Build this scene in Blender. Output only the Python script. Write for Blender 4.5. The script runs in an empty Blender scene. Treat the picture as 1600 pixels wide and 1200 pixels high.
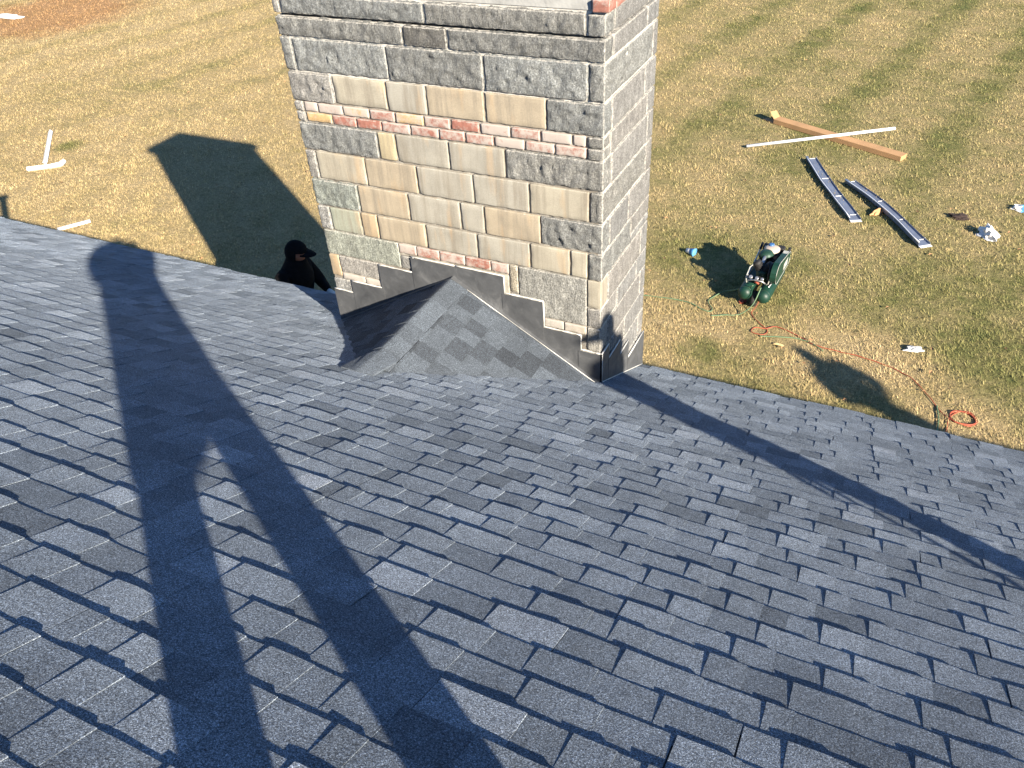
import bpy, bmesh, math, random
import numpy as np
from mathutils import Vector, Matrix, noise

random.seed(7)
rng = np.random.default_rng(7)
scene = bpy.context.scene
col = scene.collection
R = math.radians

# ------------------------------------------------------------------ camera
CAM = Vector((0.0, 0.0, 6.89))
VM = Matrix(((0.901333, 0.429553, -0.055520),      # rows: right, down, forward
             (0.228913, -0.581255, -0.780859),
             (-0.367692, 0.691105, -0.622235)))
cd = bpy.data.cameras.new('camera')
cam = bpy.data.objects.new('camera', cd)
col.objects.link(cam)
rot = Matrix((VM[0], -VM[1], -VM[2])).transposed()
cam.matrix_world = Matrix.Translation(CAM) @ rot.to_4x4()
cd.sensor_width = 36.0
cd.lens = 1266.7 / 1600 * 36
cd.clip_start = 0.02
cd.clip_end = 2000
scene.camera = cam

# ------------------------------------------------------------------ light
SUN = Vector((0.751, -0.520, 0.406)).normalized()      # towards the sun
w = bpy.data.worlds.new('World')
scene.world = w
w.use_nodes = True
nt = w.node_tree
for n in list(nt.nodes):
    nt.nodes.remove(n)
sky = nt.nodes.new('ShaderNodeTexSky')
sky.sky_type = 'NISHITA'
sky.sun_disc = False
sky.sun_elevation = math.asin(SUN.z)
sky.sun_rotation = math.atan2(SUN.x, SUN.y)
sky.air_density = 1.0
sky.dust_density = 0.1
sky.ozone_density = 6.5
bg = nt.nodes.new('ShaderNodeBackground')
bg.inputs['Strength'].default_value = 0.064
wo = nt.nodes.new('ShaderNodeOutputWorld')
nt.links.new(sky.outputs[0], bg.inputs['Color'])
nt.links.new(bg.outputs[0], wo.inputs['Surface'])
sd = bpy.data.lights.new('sun', 'SUN')
sd.energy = 5.0
sd.angle = R(0.53)
sd.color = (1.0, 0.89, 0.74)
so = bpy.data.objects.new('sun', sd)
col.objects.link(so)
so.rotation_euler = SUN.to_track_quat('Z', 'Y').to_euler()
so.location = (20, -14, 22)

vs = scene.view_settings
vs.view_transform = 'Standard'
vs.look = 'None'
vs.gamma = 1.0
vs.use_curve_mapping = False
vs.exposure = 1.55
scene.render.engine = 'CYCLES'

# ------------------------------------------------------------------ helpers
def link_to(o, parent=None):
    col.objects.link(o)
    if parent is not None:
        o.parent = parent
        o.matrix_parent_inverse = root_inv(parent)
    return o

def root_inv(p):
    # meshes are built in world coordinates and stay at the origin; empties stand at the thing's base
    if p.type == 'EMPTY':
        return Matrix.LocRotScale(p.location, p.rotation_euler, p.scale).inverted()
    return Matrix.Identity(4)

def tag(o, label=None, cat=None, group=None, kind=None):
    if label: o['label'] = label
    if cat: o['category'] = cat
    if group: o['group'] = group
    if kind: o['kind'] = kind
    return o

def thing(name, loc, label, cat, group=None):
    o = bpy.data.objects.new(name, None)
    o.empty_display_size = 0.2
    o.location = loc
    col.objects.link(o)
    return tag(o, label, cat, group)

class MB:
    """collects faces, becomes one mesh"""
    def __init__(s):
        s.v = []; s.f = []; s.sm = []
    def add(s, verts, faces, smooth=False):
        b = len(s.v)
        s.v += [tuple(p) for p in verts]
        for f in faces:
            s.f.append(tuple(i + b for i in f)); s.sm.append(smooth)
        return s
    def box(s, x0, x1, y0, y1, z0, z1, bev=0.0):
        if bev <= 0:
            v = [(x, y, z) for x in (x0, x1) for y in (y0, y1) for z in (z0, z1)]
            s.add(v, [(0, 1, 3, 2), (4, 6, 7, 5), (0, 4, 5, 1), (2, 3, 7, 6), (0, 2, 6, 4), (1, 5, 7, 3)])
        else:
            bm = bmesh.new()
            bmesh.ops.create_cube(bm, size=1.0)
            for q in bm.verts:
                q.co = ((x0 + x1) / 2 + q.co.x * (x1 - x0), (y0 + y1) / 2 + q.co.y * (y1 - y0), (z0 + z1) / 2 + q.co.z * (z1 - z0))
            bmesh.ops.bevel(bm, geom=bm.edges[:], offset=bev, segments=1, affect='EDGES')
            s.bm(bm)
        return s
    def bm(s, bm, smooth=False):
        bm.verts.index_update()
        s.add([q.co[:] for q in bm.verts], [[q.index for q in f.verts] for f in bm.faces], smooth)
        bm.free()
        return s
    def tube(s, pts, rad, n=8, cap=True, smooth=True):
        pts = [Vector(p) for p in pts]
        m = len(pts)
        rs = rad if isinstance(rad, (list, tuple)) else [rad] * m
        rings = []
        ref = None
        for i, p in enumerate(pts):
            t = (pts[min(i + 1, m - 1)] - pts[max(i - 1, 0)])
            if t.length < 1e-9: t = Vector((0, 0, 1))
            t.normalize()
            if ref is None:
                ref = Vector((0, 0, 1)) if abs(t.z) < 0.9 else Vector((1, 0, 0))
            a = t.cross(ref).normalized()
            b = t.cross(a).normalized()
            ref = -b if False else ref
            rings.append([p + (a * math.cos(2 * math.pi * k / n) + b * math.sin(2 * math.pi * k / n)) * rs[i] for k in range(n)])
        v = [q for r in rings for q in r]
        f = []
        for i in range(m - 1):
            for k in range(n):
                f.append((i * n + k, i * n + (k + 1) % n, (i + 1) * n + (k + 1) % n, (i + 1) * n + k))
        if cap:
            f.append(tuple(range(n - 1, -1, -1)))
            f.append(tuple((m - 1) * n + k for k in range(n)))
        s.add(v, f, smooth)
        return s
    def lathe(s, prof, c, axis, n=20, smooth=True):
        """prof = [(along, radius)] about axis through c"""
        ax = Vector(axis).normalized()
        ref = Vector((0, 0, 1)) if abs(ax.z) < 0.9 else Vector((1, 0, 0))
        a = ax.cross(ref).normalized(); b = ax.cross(a)
        c = Vector(c)
        v = []; f = []
        for (t, r) in prof:
            for k in range(n):
                an = 2 * math.pi * k / n
                v.append(c + ax * t + (a * math.cos(an) + b * math.sin(an)) * max(r, 1e-4))
        for i in range(len(prof) - 1):
            for k in range(n):
                f.append((i * n + k, i * n + (k + 1) % n, (i + 1) * n + (k + 1) % n, (i + 1) * n + k))
        f.append(tuple(range(n - 1, -1, -1)))
        f.append(tuple((len(prof) - 1) * n + k for k in range(n)))
        s.add(v, f, smooth)
        return s
    def xf(s, m):
        s.v = [tuple(m @ Vector(p)) for p in s.v]
        return s
    def build(s, name, mat, parent=None, attrs=None, fix=True):
        me = bpy.data.meshes.new(name)
        me.from_pydata(s.v, [], s.f)
        me.polygons.foreach_set('use_smooth', s.sm)
        if attrs:
            for k, a in attrs.items():
                at = me.attributes.new(k, 'FLOAT', 'POINT')
                at.data.foreach_set('value', a)
        if fix:
            bm = bmesh.new(); bm.from_mesh(me)
            bmesh.ops.recalc_face_normals(bm, faces=bm.faces)
            bm.to_mesh(me); bm.free()
        me.materials.append(mat)
        o = bpy.data.objects.new(name, me)
        return link_to(o, parent)

# ------------------------------------------------------------------ materials
def new_mat(name):
    m = bpy.data.materials.new(name)
    m.use_nodes = True
    t = m.node_tree
    return m, t, t.nodes['Principled BSDF']

def nd(t, typ, **kw):
    n = t.nodes.new(typ)
    for k, v in kw.items():
        if k.startswith('i_'):
            n.inputs[k[2:].replace('_', ' ')].default_value = v
        else:
            setattr(n, k, v)
    return n

def lk(t, a, b):
    t.links.new(a, b)

def pos(t):
    return nd(t, 'ShaderNodeNewGeometry').outputs['Position']

def noise_n(t, vec, scale, detail=3, rough=0.55, dist=0.0):
    n = nd(t, 'ShaderNodeTexNoise')
    n.inputs['Scale'].default_value = scale
    n.inputs['Detail'].default_value = detail
    n.inputs['Roughness'].default_value = rough
    n.inputs['Distortion'].default_value = dist
    lk(t, vec, n.inputs['Vector'])
    return n.outputs['Fac']

def ramp(t, fac, stops, interp='LINEAR'):
    r = nd(t, 'ShaderNodeValToRGB')
    r.color_ramp.interpolation = interp
    e = r.color_ramp.elements
    while len(e) < len(stops):
        e.new(0.5)
    for i, (p, c) in enumerate(stops):
        e[i].position = p
        e[i].color = c if len(c) == 4 else (*c, 1)
    lk(t, fac, r.inputs['Fac'])
    return r.outputs['Color']

def gr(v):
    return (v, v, v, 1)

def mixc(t, a, b, fac, mode='MIX'):
    m = nd(t, 'ShaderNodeMix', data_type='RGBA', blend_type=mode)
    for s, k in ((a, 6), (b, 7)):
        if isinstance(s, (tuple, list)):
            m.inputs[k].default_value = s if len(s) == 4 else (*s, 1)
        else:
            lk(t, s, m.inputs[k])
    if isinstance(fac, (int, float)):
        m.inputs[0].default_value = fac
    else:
        lk(t, fac, m.inputs[0])
    return m.outputs[2]

def mth(t, op, a, b=None, c=None, clamp=False):
    m = nd(t, 'ShaderNodeMath', operation=op, use_clamp=clamp)
    for i, s in enumerate((a, b, c)):
        if s is None: continue
        if isinstance(s, (int, float)):
            m.inputs[i].default_value = s
        else:
            lk(t, s, m.inputs[i])
    return m.outputs[0]

def mapv(t, vec, scale=(1, 1, 1), rotz=0.0):
    m = nd(t, 'ShaderNodeMapping')
    m.inputs['Scale'].default_value = scale
    m.inputs['Rotation'].default_value = (0, 0, rotz)
    lk(t, vec, m.inputs['Vector'])
    return m.outputs['Vector']

def bump(t, bsdf, h, strength, dist, prev=None):
    b = nd(t, 'ShaderNodeBump')
    b.inputs['Strength'].default_value = strength
    b.inputs['Distance'].default_value = dist
    lk(t, h, b.inputs['Height'])
    if prev is not None:
        lk(t, prev, b.inputs['Normal'])
    lk(t, b.outputs[0], bsdf.inputs['Normal'])
    return b.outputs[0]

def attr(t, name):
    return nd(t, 'ShaderNodeAttribute', attribute_name=name).outputs['Fac']

def ocol(t):
    return nd(t, 'ShaderNodeObjectInfo').outputs['Color']

def simple(name, c, rough=0.6, metal=0.0, var=0.12, vscale=6.0, bscale=0, bdist=0.001, spec=0.5):
    m, t, b = new_mat(name)
    p = pos(t)
    f = noise_n(t, p, vscale, 5)
    lo = tuple(x * (1 - var) for x in c); hi = tuple(min(1, x * (1 + var)) for x in c)
    lk(t, ramp(t, f, [(0.3, lo), (0.7, hi)]), b.inputs['Base Color'])
    b.inputs['Roughness'].default_value = rough
    b.inputs['Metallic'].default_value = metal
    b.inputs['Specular IOR Level'].default_value = spec
    if bscale:
        bump(t, b, noise_n(t, p, bscale, 3), 0.6, bdist)
    return m

def mat_shingle():
    m, t, b = new_mat('asphalt_shingle')
    p = pos(t)
    sh = attr(t, 'shade')
    base = ramp(t, sh, [(0.0, (0.036, 0.043, 0.053)), (0.35, (0.118, 0.142, 0.172)), (0.65, (0.185, 0.218, 0.258)), (1.0, (0.30, 0.335, 0.38))])
    vor = nd(t, 'ShaderNodeTexVoronoi')
    vor.inputs['Scale'].default_value = 620
    lk(t, p, vor.inputs['Vector'])
    sepc = nd(t, 'ShaderNodeSeparateColor')
    lk(t, vor.outputs['Color'], sepc.inputs[0])
    gran = ramp(t, sepc.outputs[0], [(0.0, gr(0.40)), (0.45, gr(0.80)), (0.75, gr(1.15)), (0.9, gr(1.6)), (1.0, gr(2.4))])
    c1 = mixc(t, base, gran, 1.0, 'MULTIPLY')
    clump = noise_n(t, p, 210, 3, 0.7)
    c1 = mixc(t, c1, ramp(t, clump, [(0.34, gr(0.38)), (0.5, gr(1.0)), (0.66, gr(1.8))]), 1.0, 'MULTIPLY')
    wear = ramp(t, noise_n(t, p, 2.3, 5, 0.6), [(0.3, gr(0.84)), (0.7, gr(1.14))])
    c2 = mixc(t, c1, wear, 1.0, 'MULTIPLY')
    blot = ramp(t, noise_n(t, p, 17.0, 4, 0.6), [(0.32, gr(0.88)), (0.55, gr(1.02)), (0.75, gr(1.08))])
    c3 = mixc(t, c2, blot, 1.0, 'MULTIPLY')
    # pale scuffs and chalky nail scrapes
    sc = noise_n(t, mapv(t, p, (9, 60, 60)), 1.0, 5, 0.7)
    c4 = mixc(t, c3, (0.20, 0.20, 0.20), ramp(t, sc, [(0.73, gr(0)), (0.80, gr(0.35))]))
    lk(t, c4, b.inputs['Base Color'])
    b.inputs['Roughness'].default_value = 0.93
    b.inputs['Diffuse Roughness'].default_value = 0.8
    b.inputs['Specular IOR Level'].default_value = 0.35
    h = mth(t, 'ADD', mth(t, 'MULTIPLY', sepc.outputs[1], 0.6), mth(t, 'MULTIPLY', clump, 1.6))
    n1 = bump(t, b, h, 0.75, 0.0018)
    bump(t, b, noise_n(t, p, 26, 4, 0.6), 0.35, 0.006, n1)
    return m

def mat_granite():
    m, t, b = new_mat('rock_faced_granite')
    p = pos(t)
    oc = ocol(t)
    st = noise_n(t, mapv(t, p, (20, 20, 6)), 1.0, 6, 0.7)
    fine = noise_n(t, p, 95, 5, 0.75)
    v = ramp(t, st, [(0.25, gr(0.60)), (0.5, gr(0.95)), (0.75, gr(1.4))])
    c = mixc(t, oc, v, 1.0, 'MULTIPLY')
    c = mixc(t, c, ramp(t, fine, [(0.28, gr(0.45)), (0.5, gr(1.0)), (0.72, gr(1.7))]), 1.0, 'MULTIPLY')
    # mica: dark flecks
    vo = nd(t, 'ShaderNodeTexVoronoi'); vo.inputs['Scale'].default_value = 240
    lk(t, p, vo.inputs['Vector'])
    sp = nd(t, 'ShaderNodeSeparateColor'); lk(t, vo.outputs['Color'], sp.inputs[0])
    c = mixc(t, c, ramp(t, sp.outputs[0], [(0.0, gr(0.55)), (0.2, gr(1.0)), (0.85, gr(1.05)), (1.0, gr(1.6))]), 1.0, 'MULTIPLY')
    # lime smeared from the joints over the stone's margin
    e = attr(t, 'edge')
    ns = noise_n(t, p, 38, 5, 0.7)
    smear = mth(t, 'SUBTRACT', mth(t, 'ADD', mth(t, 'MULTIPLY', ns, 1.25), -0.22), mth(t, 'MULTIPLY', e, 34.0))
    c = mixc(t, c, (0.50, 0.48, 0.43), ramp(t, smear, [(0.18, gr(0)), (0.42, gr(0.85))]))
    # pale drips running down the face
    dr = noise_n(t, mapv(t, p, (26, 26, 2.2)), 1.0, 4, 0.6)
    c = mixc(t, c, (0.42, 0.41, 0.37), ramp(t, dr, [(0.62, gr(0)), (0.78, gr(0.35))]))
    lk(t, c, b.inputs['Base Color'])
    b.inputs['Roughness'].default_value = 0.85
    b.inputs['Diffuse Roughness'].default_value = 0.5
    h = mth(t, 'ADD', noise_n(t, mapv(t, p, (40, 40, 17)), 1.0, 6, 0.75), mth(t, 'MULTIPLY', fine, 0.35))
    bump(t, b, h, 1.0, 0.030)
    return m

def mat_tan():
    m, t, b = new_mat('weathered_cast_block')
    p = pos(t)
    oc = ocol(t)
    cl = noise_n(t, p, 5.5, 5, 0.6)
    c = mixc(t, oc, ramp(t, cl, [(0.25, gr(0.80)), (0.55, gr(1.0)), (0.8, gr(1.14))]), 1.0, 'MULTIPLY')
    dr = noise_n(t, mapv(t, p, (19, 19, 1.1)), 1.0, 4, 0.65)
    c = mixc(t, c, (0.20, 0.175, 0.135), ramp(t, dr, [(0.48, gr(0)), (0.68, gr(0.7))]))
    c = mixc(t, c, (0.50, 0.32, 0.15), ramp(t, noise_n(t, mapv(t, p, (9, 9, 1.6)), 1.0, 3), [(0.58, gr(0)), (0.75, gr(0.5))]))
    fine = noise_n(t, p, 140, 4, 0.7)
    c = mixc(t, c, ramp(t, fine, [(0.3, gr(0.85)), (0.7, gr(1.12))]), 1.0, 'MULTIPLY')
    e = attr(t, 'edge')
    smear = mth(t, 'SUBTRACT', mth(t, 'ADD', noise_n(t, p, 32, 5, 0.75), -0.24), mth(t, 'MULTIPLY', e, 30.0))
    c = mixc(t, c, (0.50, 0.48, 0.42), ramp(t, smear, [(0.2, gr(0)), (0.4, gr(0.8))]))
    lk(t, c, b.inputs['Base Color'])
    b.inputs['Roughness'].default_value = 0.88
    bump(t, b, mth(t, 'ADD', fine, mth(t, 'MULTIPLY', cl, 1.5)), 0.5, 0.003)
    return m

def mat_brick():
    m, t, b = new_mat('limewashed_brick')
    p = pos(t)
    oi = nd(t, 'ShaderNodeObjectInfo')
    c = mixc(t, oi.outputs['Color'], ramp(t, noise_n(t, p, 30, 5, 0.65), [(0.3, gr(0.7)), (0.7, gr(1.25))]), 1.0, 'MULTIPLY')
    ws = mth(t, 'ADD', noise_n(t, p, 24, 6, 0.7), mth(t, 'SUBTRACT', oi.outputs['Alpha'], 0.5))
    e = attr(t, 'edge')
    ws = mth(t, 'ADD', ws, mth(t, 'MULTIPLY', mth(t, 'SUBTRACT', 0.008, e, clamp=True), 20.0))
    c = mixc(t, c, (0.39, 0.355, 0.315), ramp(t, ws, [(0.45, gr(0)), (0.68, gr(0.9))]))
    lk(t, c, b.inputs['Base Color'])
    b.inputs['Roughness'].default_value = 0.9
    bump(t, b, noise_n(t, p, 120, 4), 0.6, 0.003)
    return m

def mat_mortar():
    m, t, b = new_mat('lime_mortar')
    p = pos(t)
    f = noise_n(t, p, 9, 6, 0.7)
    c = ramp(t, f, [(0.30, (0.14, 0.125, 0.10)), (0.50, (0.22, 0.20, 0.17)), (0.68, (0.42, 0.40, 0.35))])
    # the granite courses near the top and the side face were repointed with white lime
    sx = nd(t, 'ShaderNodeSeparateXYZ'); lk(t, p, sx.inputs[0])
    new = mth(t, 'MAXIMUM', mth(t, 'GREATER_THAN', sx.outputs[2], 5.26), mth(t, 'GREATER_THAN', sx.outputs[0], CX_SIDE))
    c = mixc(t, c, ramp(t, f, [(0.3, (0.36, 0.345, 0.31)), (0.65, (0.54, 0.52, 0.47))]), new)
    c = mixc(t, c, ramp(t, noise_n(t, p, 110, 4, 0.7), [(0.3, gr(0.75)), (0.7, gr(1.2))]), 1.0, 'MULTIPLY')
    lk(t, c, b.inputs['Base Color'])
    b.inputs['Roughness'].default_value = 0.95
    bump(t, b, noise_n(t, p, 80, 5, 0.7), 0.8, 0.006)
    return m

def mat_lead():
    m, t, b = new_mat('dull_lead_flashing')
    p = pos(t)
    f = noise_n(t, p, 7, 6, 0.65, 0.6)
    c = ramp(t, f, [(0.28, (0.066, 0.070, 0.076)), (0.55, (0.095, 0.100, 0.106)), (0.78, (0.165, 0.17, 0.175))])
    c = mixc(t, c, (0.34, 0.34, 0.33), ramp(t, noise_n(t, mapv(t, p, (30, 30, 8)), 1.0, 5, 0.7), [(0.66, gr(0)), (0.78, gr(0.4))]))
    lk(t, c, b.inputs['Base Color'])
    b.inputs['Metallic'].default_value = 0.25
    lk(t, ramp(t, noise_n(t, p, 14, 4), [(0.3, gr(0.45)), (0.7, gr(0.72))]), b.inputs['Roughness'])
    bump(t, b, noise_n(t, p, 11, 4), 0.5, 0.006)
    return m

def lawn_color(t, p, blade=False):
    """colour of the dormant turf as a function of place"""
    sx = nd(t, 'ShaderNodeSeparateXYZ'); lk(t, p, sx.inputs[0])
    X, Y = sx.outputs[0], sx.outputs[1]
    big = noise_n(t, p, 0.22, 4, 0.6)
    mid = noise_n(t, p, 1.1, 5, 0.65)
    sml = noise_n(t, p, 6.0, 5, 0.7)
    fine = noise_n(t, p, 38.0, 4, 0.75)
    # mowing lines, about 2.35 m apart
    q = mth(t, 'SUBTRACT', mth(t, 'MULTIPLY', X, 0.98), mth(t, 'MULTIPLY', Y, 0.20))
    q = mth(t, 'ADD', q, mth(t, 'MULTIPLY', mth(t, 'SUBTRACT', mid, 0.5), 0.5))
    s = mth(t, 'COSINE', mth(t, 'MULTIPLY', mth(t, 'ADD', q, 5.17), 2 * math.pi / 2.35))
    s = mth(t, 'MULTIPLY', mth(t, 'MAXIMUM', s, 0.0), 0.135)
    g = mth(t, 'ADD', mth(t, 'MULTIPLY', big, 0.45), mth(t, 'MULTIPLY', mid, 0.50))
    g = mth(t, 'ADD', g, mth(t, 'MULTIPLY', sml, 0.42))
    gx = nd(t, 'ShaderNodeMapRange', interpolation_type='SMOOTHSTEP')
    gx.inputs['From Min'].default_value = -13; gx.inputs['From Max'].default_value = -1
    gx.inputs['To Min'].default_value = -0.09; gx.inputs['To Max'].default_value = 0.065
    lk(t, X, gx.inputs['Value'])
    g = mth(t, 'ADD', g, gx.outputs[0])
    smask = nd(t, 'ShaderNodeMapRange', interpolation_type='SMOOTHSTEP')
    smask.inputs['From Min'].default_value = 12; smask.inputs['From Max'].default_value = 19
    lk(t, Y, smask.inputs['Value'])
    g = mth(t, 'ADD', g, mth(t, 'MULTIPLY', s, smask.outputs[0]))
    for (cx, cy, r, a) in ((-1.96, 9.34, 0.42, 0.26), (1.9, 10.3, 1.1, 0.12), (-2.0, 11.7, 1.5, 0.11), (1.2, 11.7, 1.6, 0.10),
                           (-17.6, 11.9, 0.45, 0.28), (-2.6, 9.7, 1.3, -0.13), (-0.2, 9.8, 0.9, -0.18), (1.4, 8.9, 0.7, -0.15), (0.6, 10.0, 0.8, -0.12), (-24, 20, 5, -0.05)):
        vd = nd(t, 'ShaderNodeVectorMath', operation='DISTANCE')
        lk(t, p, vd.inputs[0]); vd.inputs[1].default_value = (cx, cy, 0)
        mr = nd(t, 'ShaderNodeMapRange', interpolation_type='SMOOTHSTEP')
        mr.inputs['From Min'].default_value = r * 0.35; mr.inputs['From Max'].default_value = r * 1.25
        mr.inputs['To Min'].default_value = a; mr.inputs['To Max'].default_value = 0
        lk(t, vd.outputs['Value'], mr.inputs['Value'])
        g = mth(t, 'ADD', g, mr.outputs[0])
    c = ramp(t, g, [(0.46, (0.47, 0.365, 0.20)), (0.64, (0.405, 0.315, 0.16)), (0.78, (0.295, 0.25, 0.115)), (0.90, (0.19, 0.182, 0.068)), (1.0, (0.12, 0.138, 0.048))])
    # bare reddish soil far out
    vd = nd(t, 'ShaderNodeVectorMath', operation='DISTANCE')
    lk(t, p, vd.inputs[0]); vd.inputs[1].default_value = (-28.8, 21.0, 0)
    so_ = mth(t, 'SUBTRACT', mth(t, 'ADD', mth(t, 'MULTIPLY', mid, 3.0), 2.2), vd.outputs['Value'])
    c = mixc(t, c, mixc(t, (0.33, 0.165, 0.075), (0.42, 0.25, 0.13), sml), ramp(t, mth(t, 'MULTIPLY', so_, 0.5), [(0.0, gr(0)), (0.8, gr(0.75))]))
    c = mixc(t, c, ramp(t, fine, [(0.28, gr(0.45)), (0.5, gr(1.0)), (0.72, gr(1.45))]), 1.0, 'MULTIPLY')
    c = mixc(t, c, ramp(t, noise_n(t, p, 13.0, 4, 0.7), [(0.3, gr(0.66)), (0.5, gr(1.0)), (0.7, gr(1.22))]), 1.0, 'MULTIPLY')
    return c, sml, fine

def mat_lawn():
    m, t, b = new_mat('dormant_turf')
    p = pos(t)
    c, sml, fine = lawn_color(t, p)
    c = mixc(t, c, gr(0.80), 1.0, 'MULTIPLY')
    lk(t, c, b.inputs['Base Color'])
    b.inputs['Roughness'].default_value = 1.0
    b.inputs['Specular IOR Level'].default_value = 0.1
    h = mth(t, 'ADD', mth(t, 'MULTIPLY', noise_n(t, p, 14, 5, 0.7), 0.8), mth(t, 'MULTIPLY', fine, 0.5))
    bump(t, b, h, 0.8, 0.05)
    return m

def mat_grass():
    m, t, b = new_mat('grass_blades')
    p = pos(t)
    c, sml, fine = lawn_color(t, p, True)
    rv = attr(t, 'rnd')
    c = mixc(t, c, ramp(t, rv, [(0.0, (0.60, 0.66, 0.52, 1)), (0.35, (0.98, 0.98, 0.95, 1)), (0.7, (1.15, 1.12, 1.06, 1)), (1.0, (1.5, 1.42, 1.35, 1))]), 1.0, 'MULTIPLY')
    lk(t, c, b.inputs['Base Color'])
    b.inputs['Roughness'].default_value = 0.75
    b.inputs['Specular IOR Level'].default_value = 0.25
    return m

CX_SIDE = -1.58
M = {}
M['shingle'] = mat_shingle()
M['granite'] = mat_granite()
M['tan'] = mat_tan()
M['brick'] = mat_brick()
M['mortar'] = mat_mortar()
M['lead'] = mat_lead()
M['lawn'] = mat_lawn()
M['grass'] = mat_grass()
M['cement'] = simple('trowelled_cement', (0.33, 0.33, 0.31), 0.9, 0, 0.25, 8, 60, 0.004)
M['caulk_lit_edge'] = simple('pale_sealant_lit_edge', (0.55, 0.54, 0.50), 0.7, 0, 0.2, 30)
M['white'] = simple('white_aluminium', (0.78, 0.79, 0.80), 0.35, 0, 0.04, 4)
M['siding'] = simple('white_siding', (0.70, 0.70, 0.68), 0.6, 0, 0.05, 2)
M['deck'] = simple('roof_deck', (0.05, 0.052, 0.058), 0.95, 0, 0.2, 5)
M['drip'] = simple('dark_drip_edge', (0.045, 0.04, 0.037), 0.5, 0.3, 0.1)
M['card'] = simple('brown_cardboard', (0.42, 0.245, 0.115), 0.9, 0, 0.12, 5, 90, 0.001)
M['steel'] = simple('coated_grey_metal', (0.22, 0.255, 0.33), 0.45, 0.35, 0.15, 5)
M['galv'] = simple('galvanised_steel', (0.45, 0.46, 0.47), 0.4, 0.8, 0.15, 12)
M['green'] = simple('dark_green_enamel', (0.005, 0.034, 0.021), 0.5, 0, 0.15, 12)
M['dkgreen'] = simple('dull_green_casting', (0.016, 0.050, 0.032), 0.5, 0.2, 0.3, 40)
M['black'] = simple('black_rubber', (0.018, 0.017, 0.017), 0.7, 0, 0.2, 20)
M['cream'] = simple('cream_plastic', (0.50, 0.42, 0.34), 0.5, 0, 0.06)
M['label'] = simple('pale_sticker', (0.36, 0.36, 0.32), 0.6, 0, 0.45, 30)
M['blue'] = simple('blue_plastic', (0.05, 0.14, 0.33), 0.4)
M['red'] = simple('red_rubber_hose', (0.33, 0.07, 0.035), 0.7, 0, 0.3, 3)
M['hosegreen'] = simple('green_rubber_hose', (0.10, 0.17, 0.09), 0.7, 0, 0.3, 3)
M['ltblue'] = simple('light_blue_print', (0.10, 0.33, 0.62), 0.6, 0, 0.3, 30)
M['paper'] = simple('white_paper', (0.72, 0.71, 0.69), 0.8, 0, 0.08, 10)
M['rag'] = simple('dark_rag', (0.035, 0.022, 0.018), 0.95, 0, 0.4, 30)
M['straw'] = simple('pale_wood_scrap', (0.55, 0.42, 0.20), 0.8, 0, 0.2, 20)
M['hoodie'] = simple('black_cotton', (0.0075, 0.0072, 0.0078), 0.95, 0, 0.3, 20, 80, 0.003, 0.1)
M['cloth2'] = simple('navy_work_cloth', (0.03, 0.035, 0.05), 0.9, 0, 0.3, 20, 80, 0.003)
M['jeans'] = simple('dark_denim', (0.022, 0.028, 0.045), 0.9, 0, 0.3, 25, 90, 0.002)
M['boot'] = simple('brown_boot_leather', (0.07, 0.045, 0.03), 0.7, 0, 0.3, 20)
M['skin'] = simple('skin', (0.30, 0.13, 0.085), 0.55, 0, 0.08, 12)
M['hair'] = simple('dark_hair', (0.015, 0.011, 0.008), 0.6, 0, 0.3, 40)
M['eye'] = simple('dark_eye', (0.02, 0.015, 0.012), 0.2)
M['glove'] = simple('pale_work_glove', (0.55, 0.55, 0.54), 0.9, 0, 0.1, 30)
M['phone'] = simple('black_phone_glass', (0.01, 0.01, 0.012), 0.15)
M['alu'] = simple('ladder_aluminium', (0.55, 0.56, 0.57), 0.4, 0.9, 0.1, 10)

# ------------------------------------------------------------------ lawn
lm = MB()
lm.add([(-500, -400, 0), (500, -400, 0), (500, 600, 0), (-500, 600, 0)], [(0, 1, 2, 3)])
lawn = lm.build('lawn', M['lawn'])
tag(lawn, 'broad dormant lawn of tan and olive turf', 'lawn', kind='structure')

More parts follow.
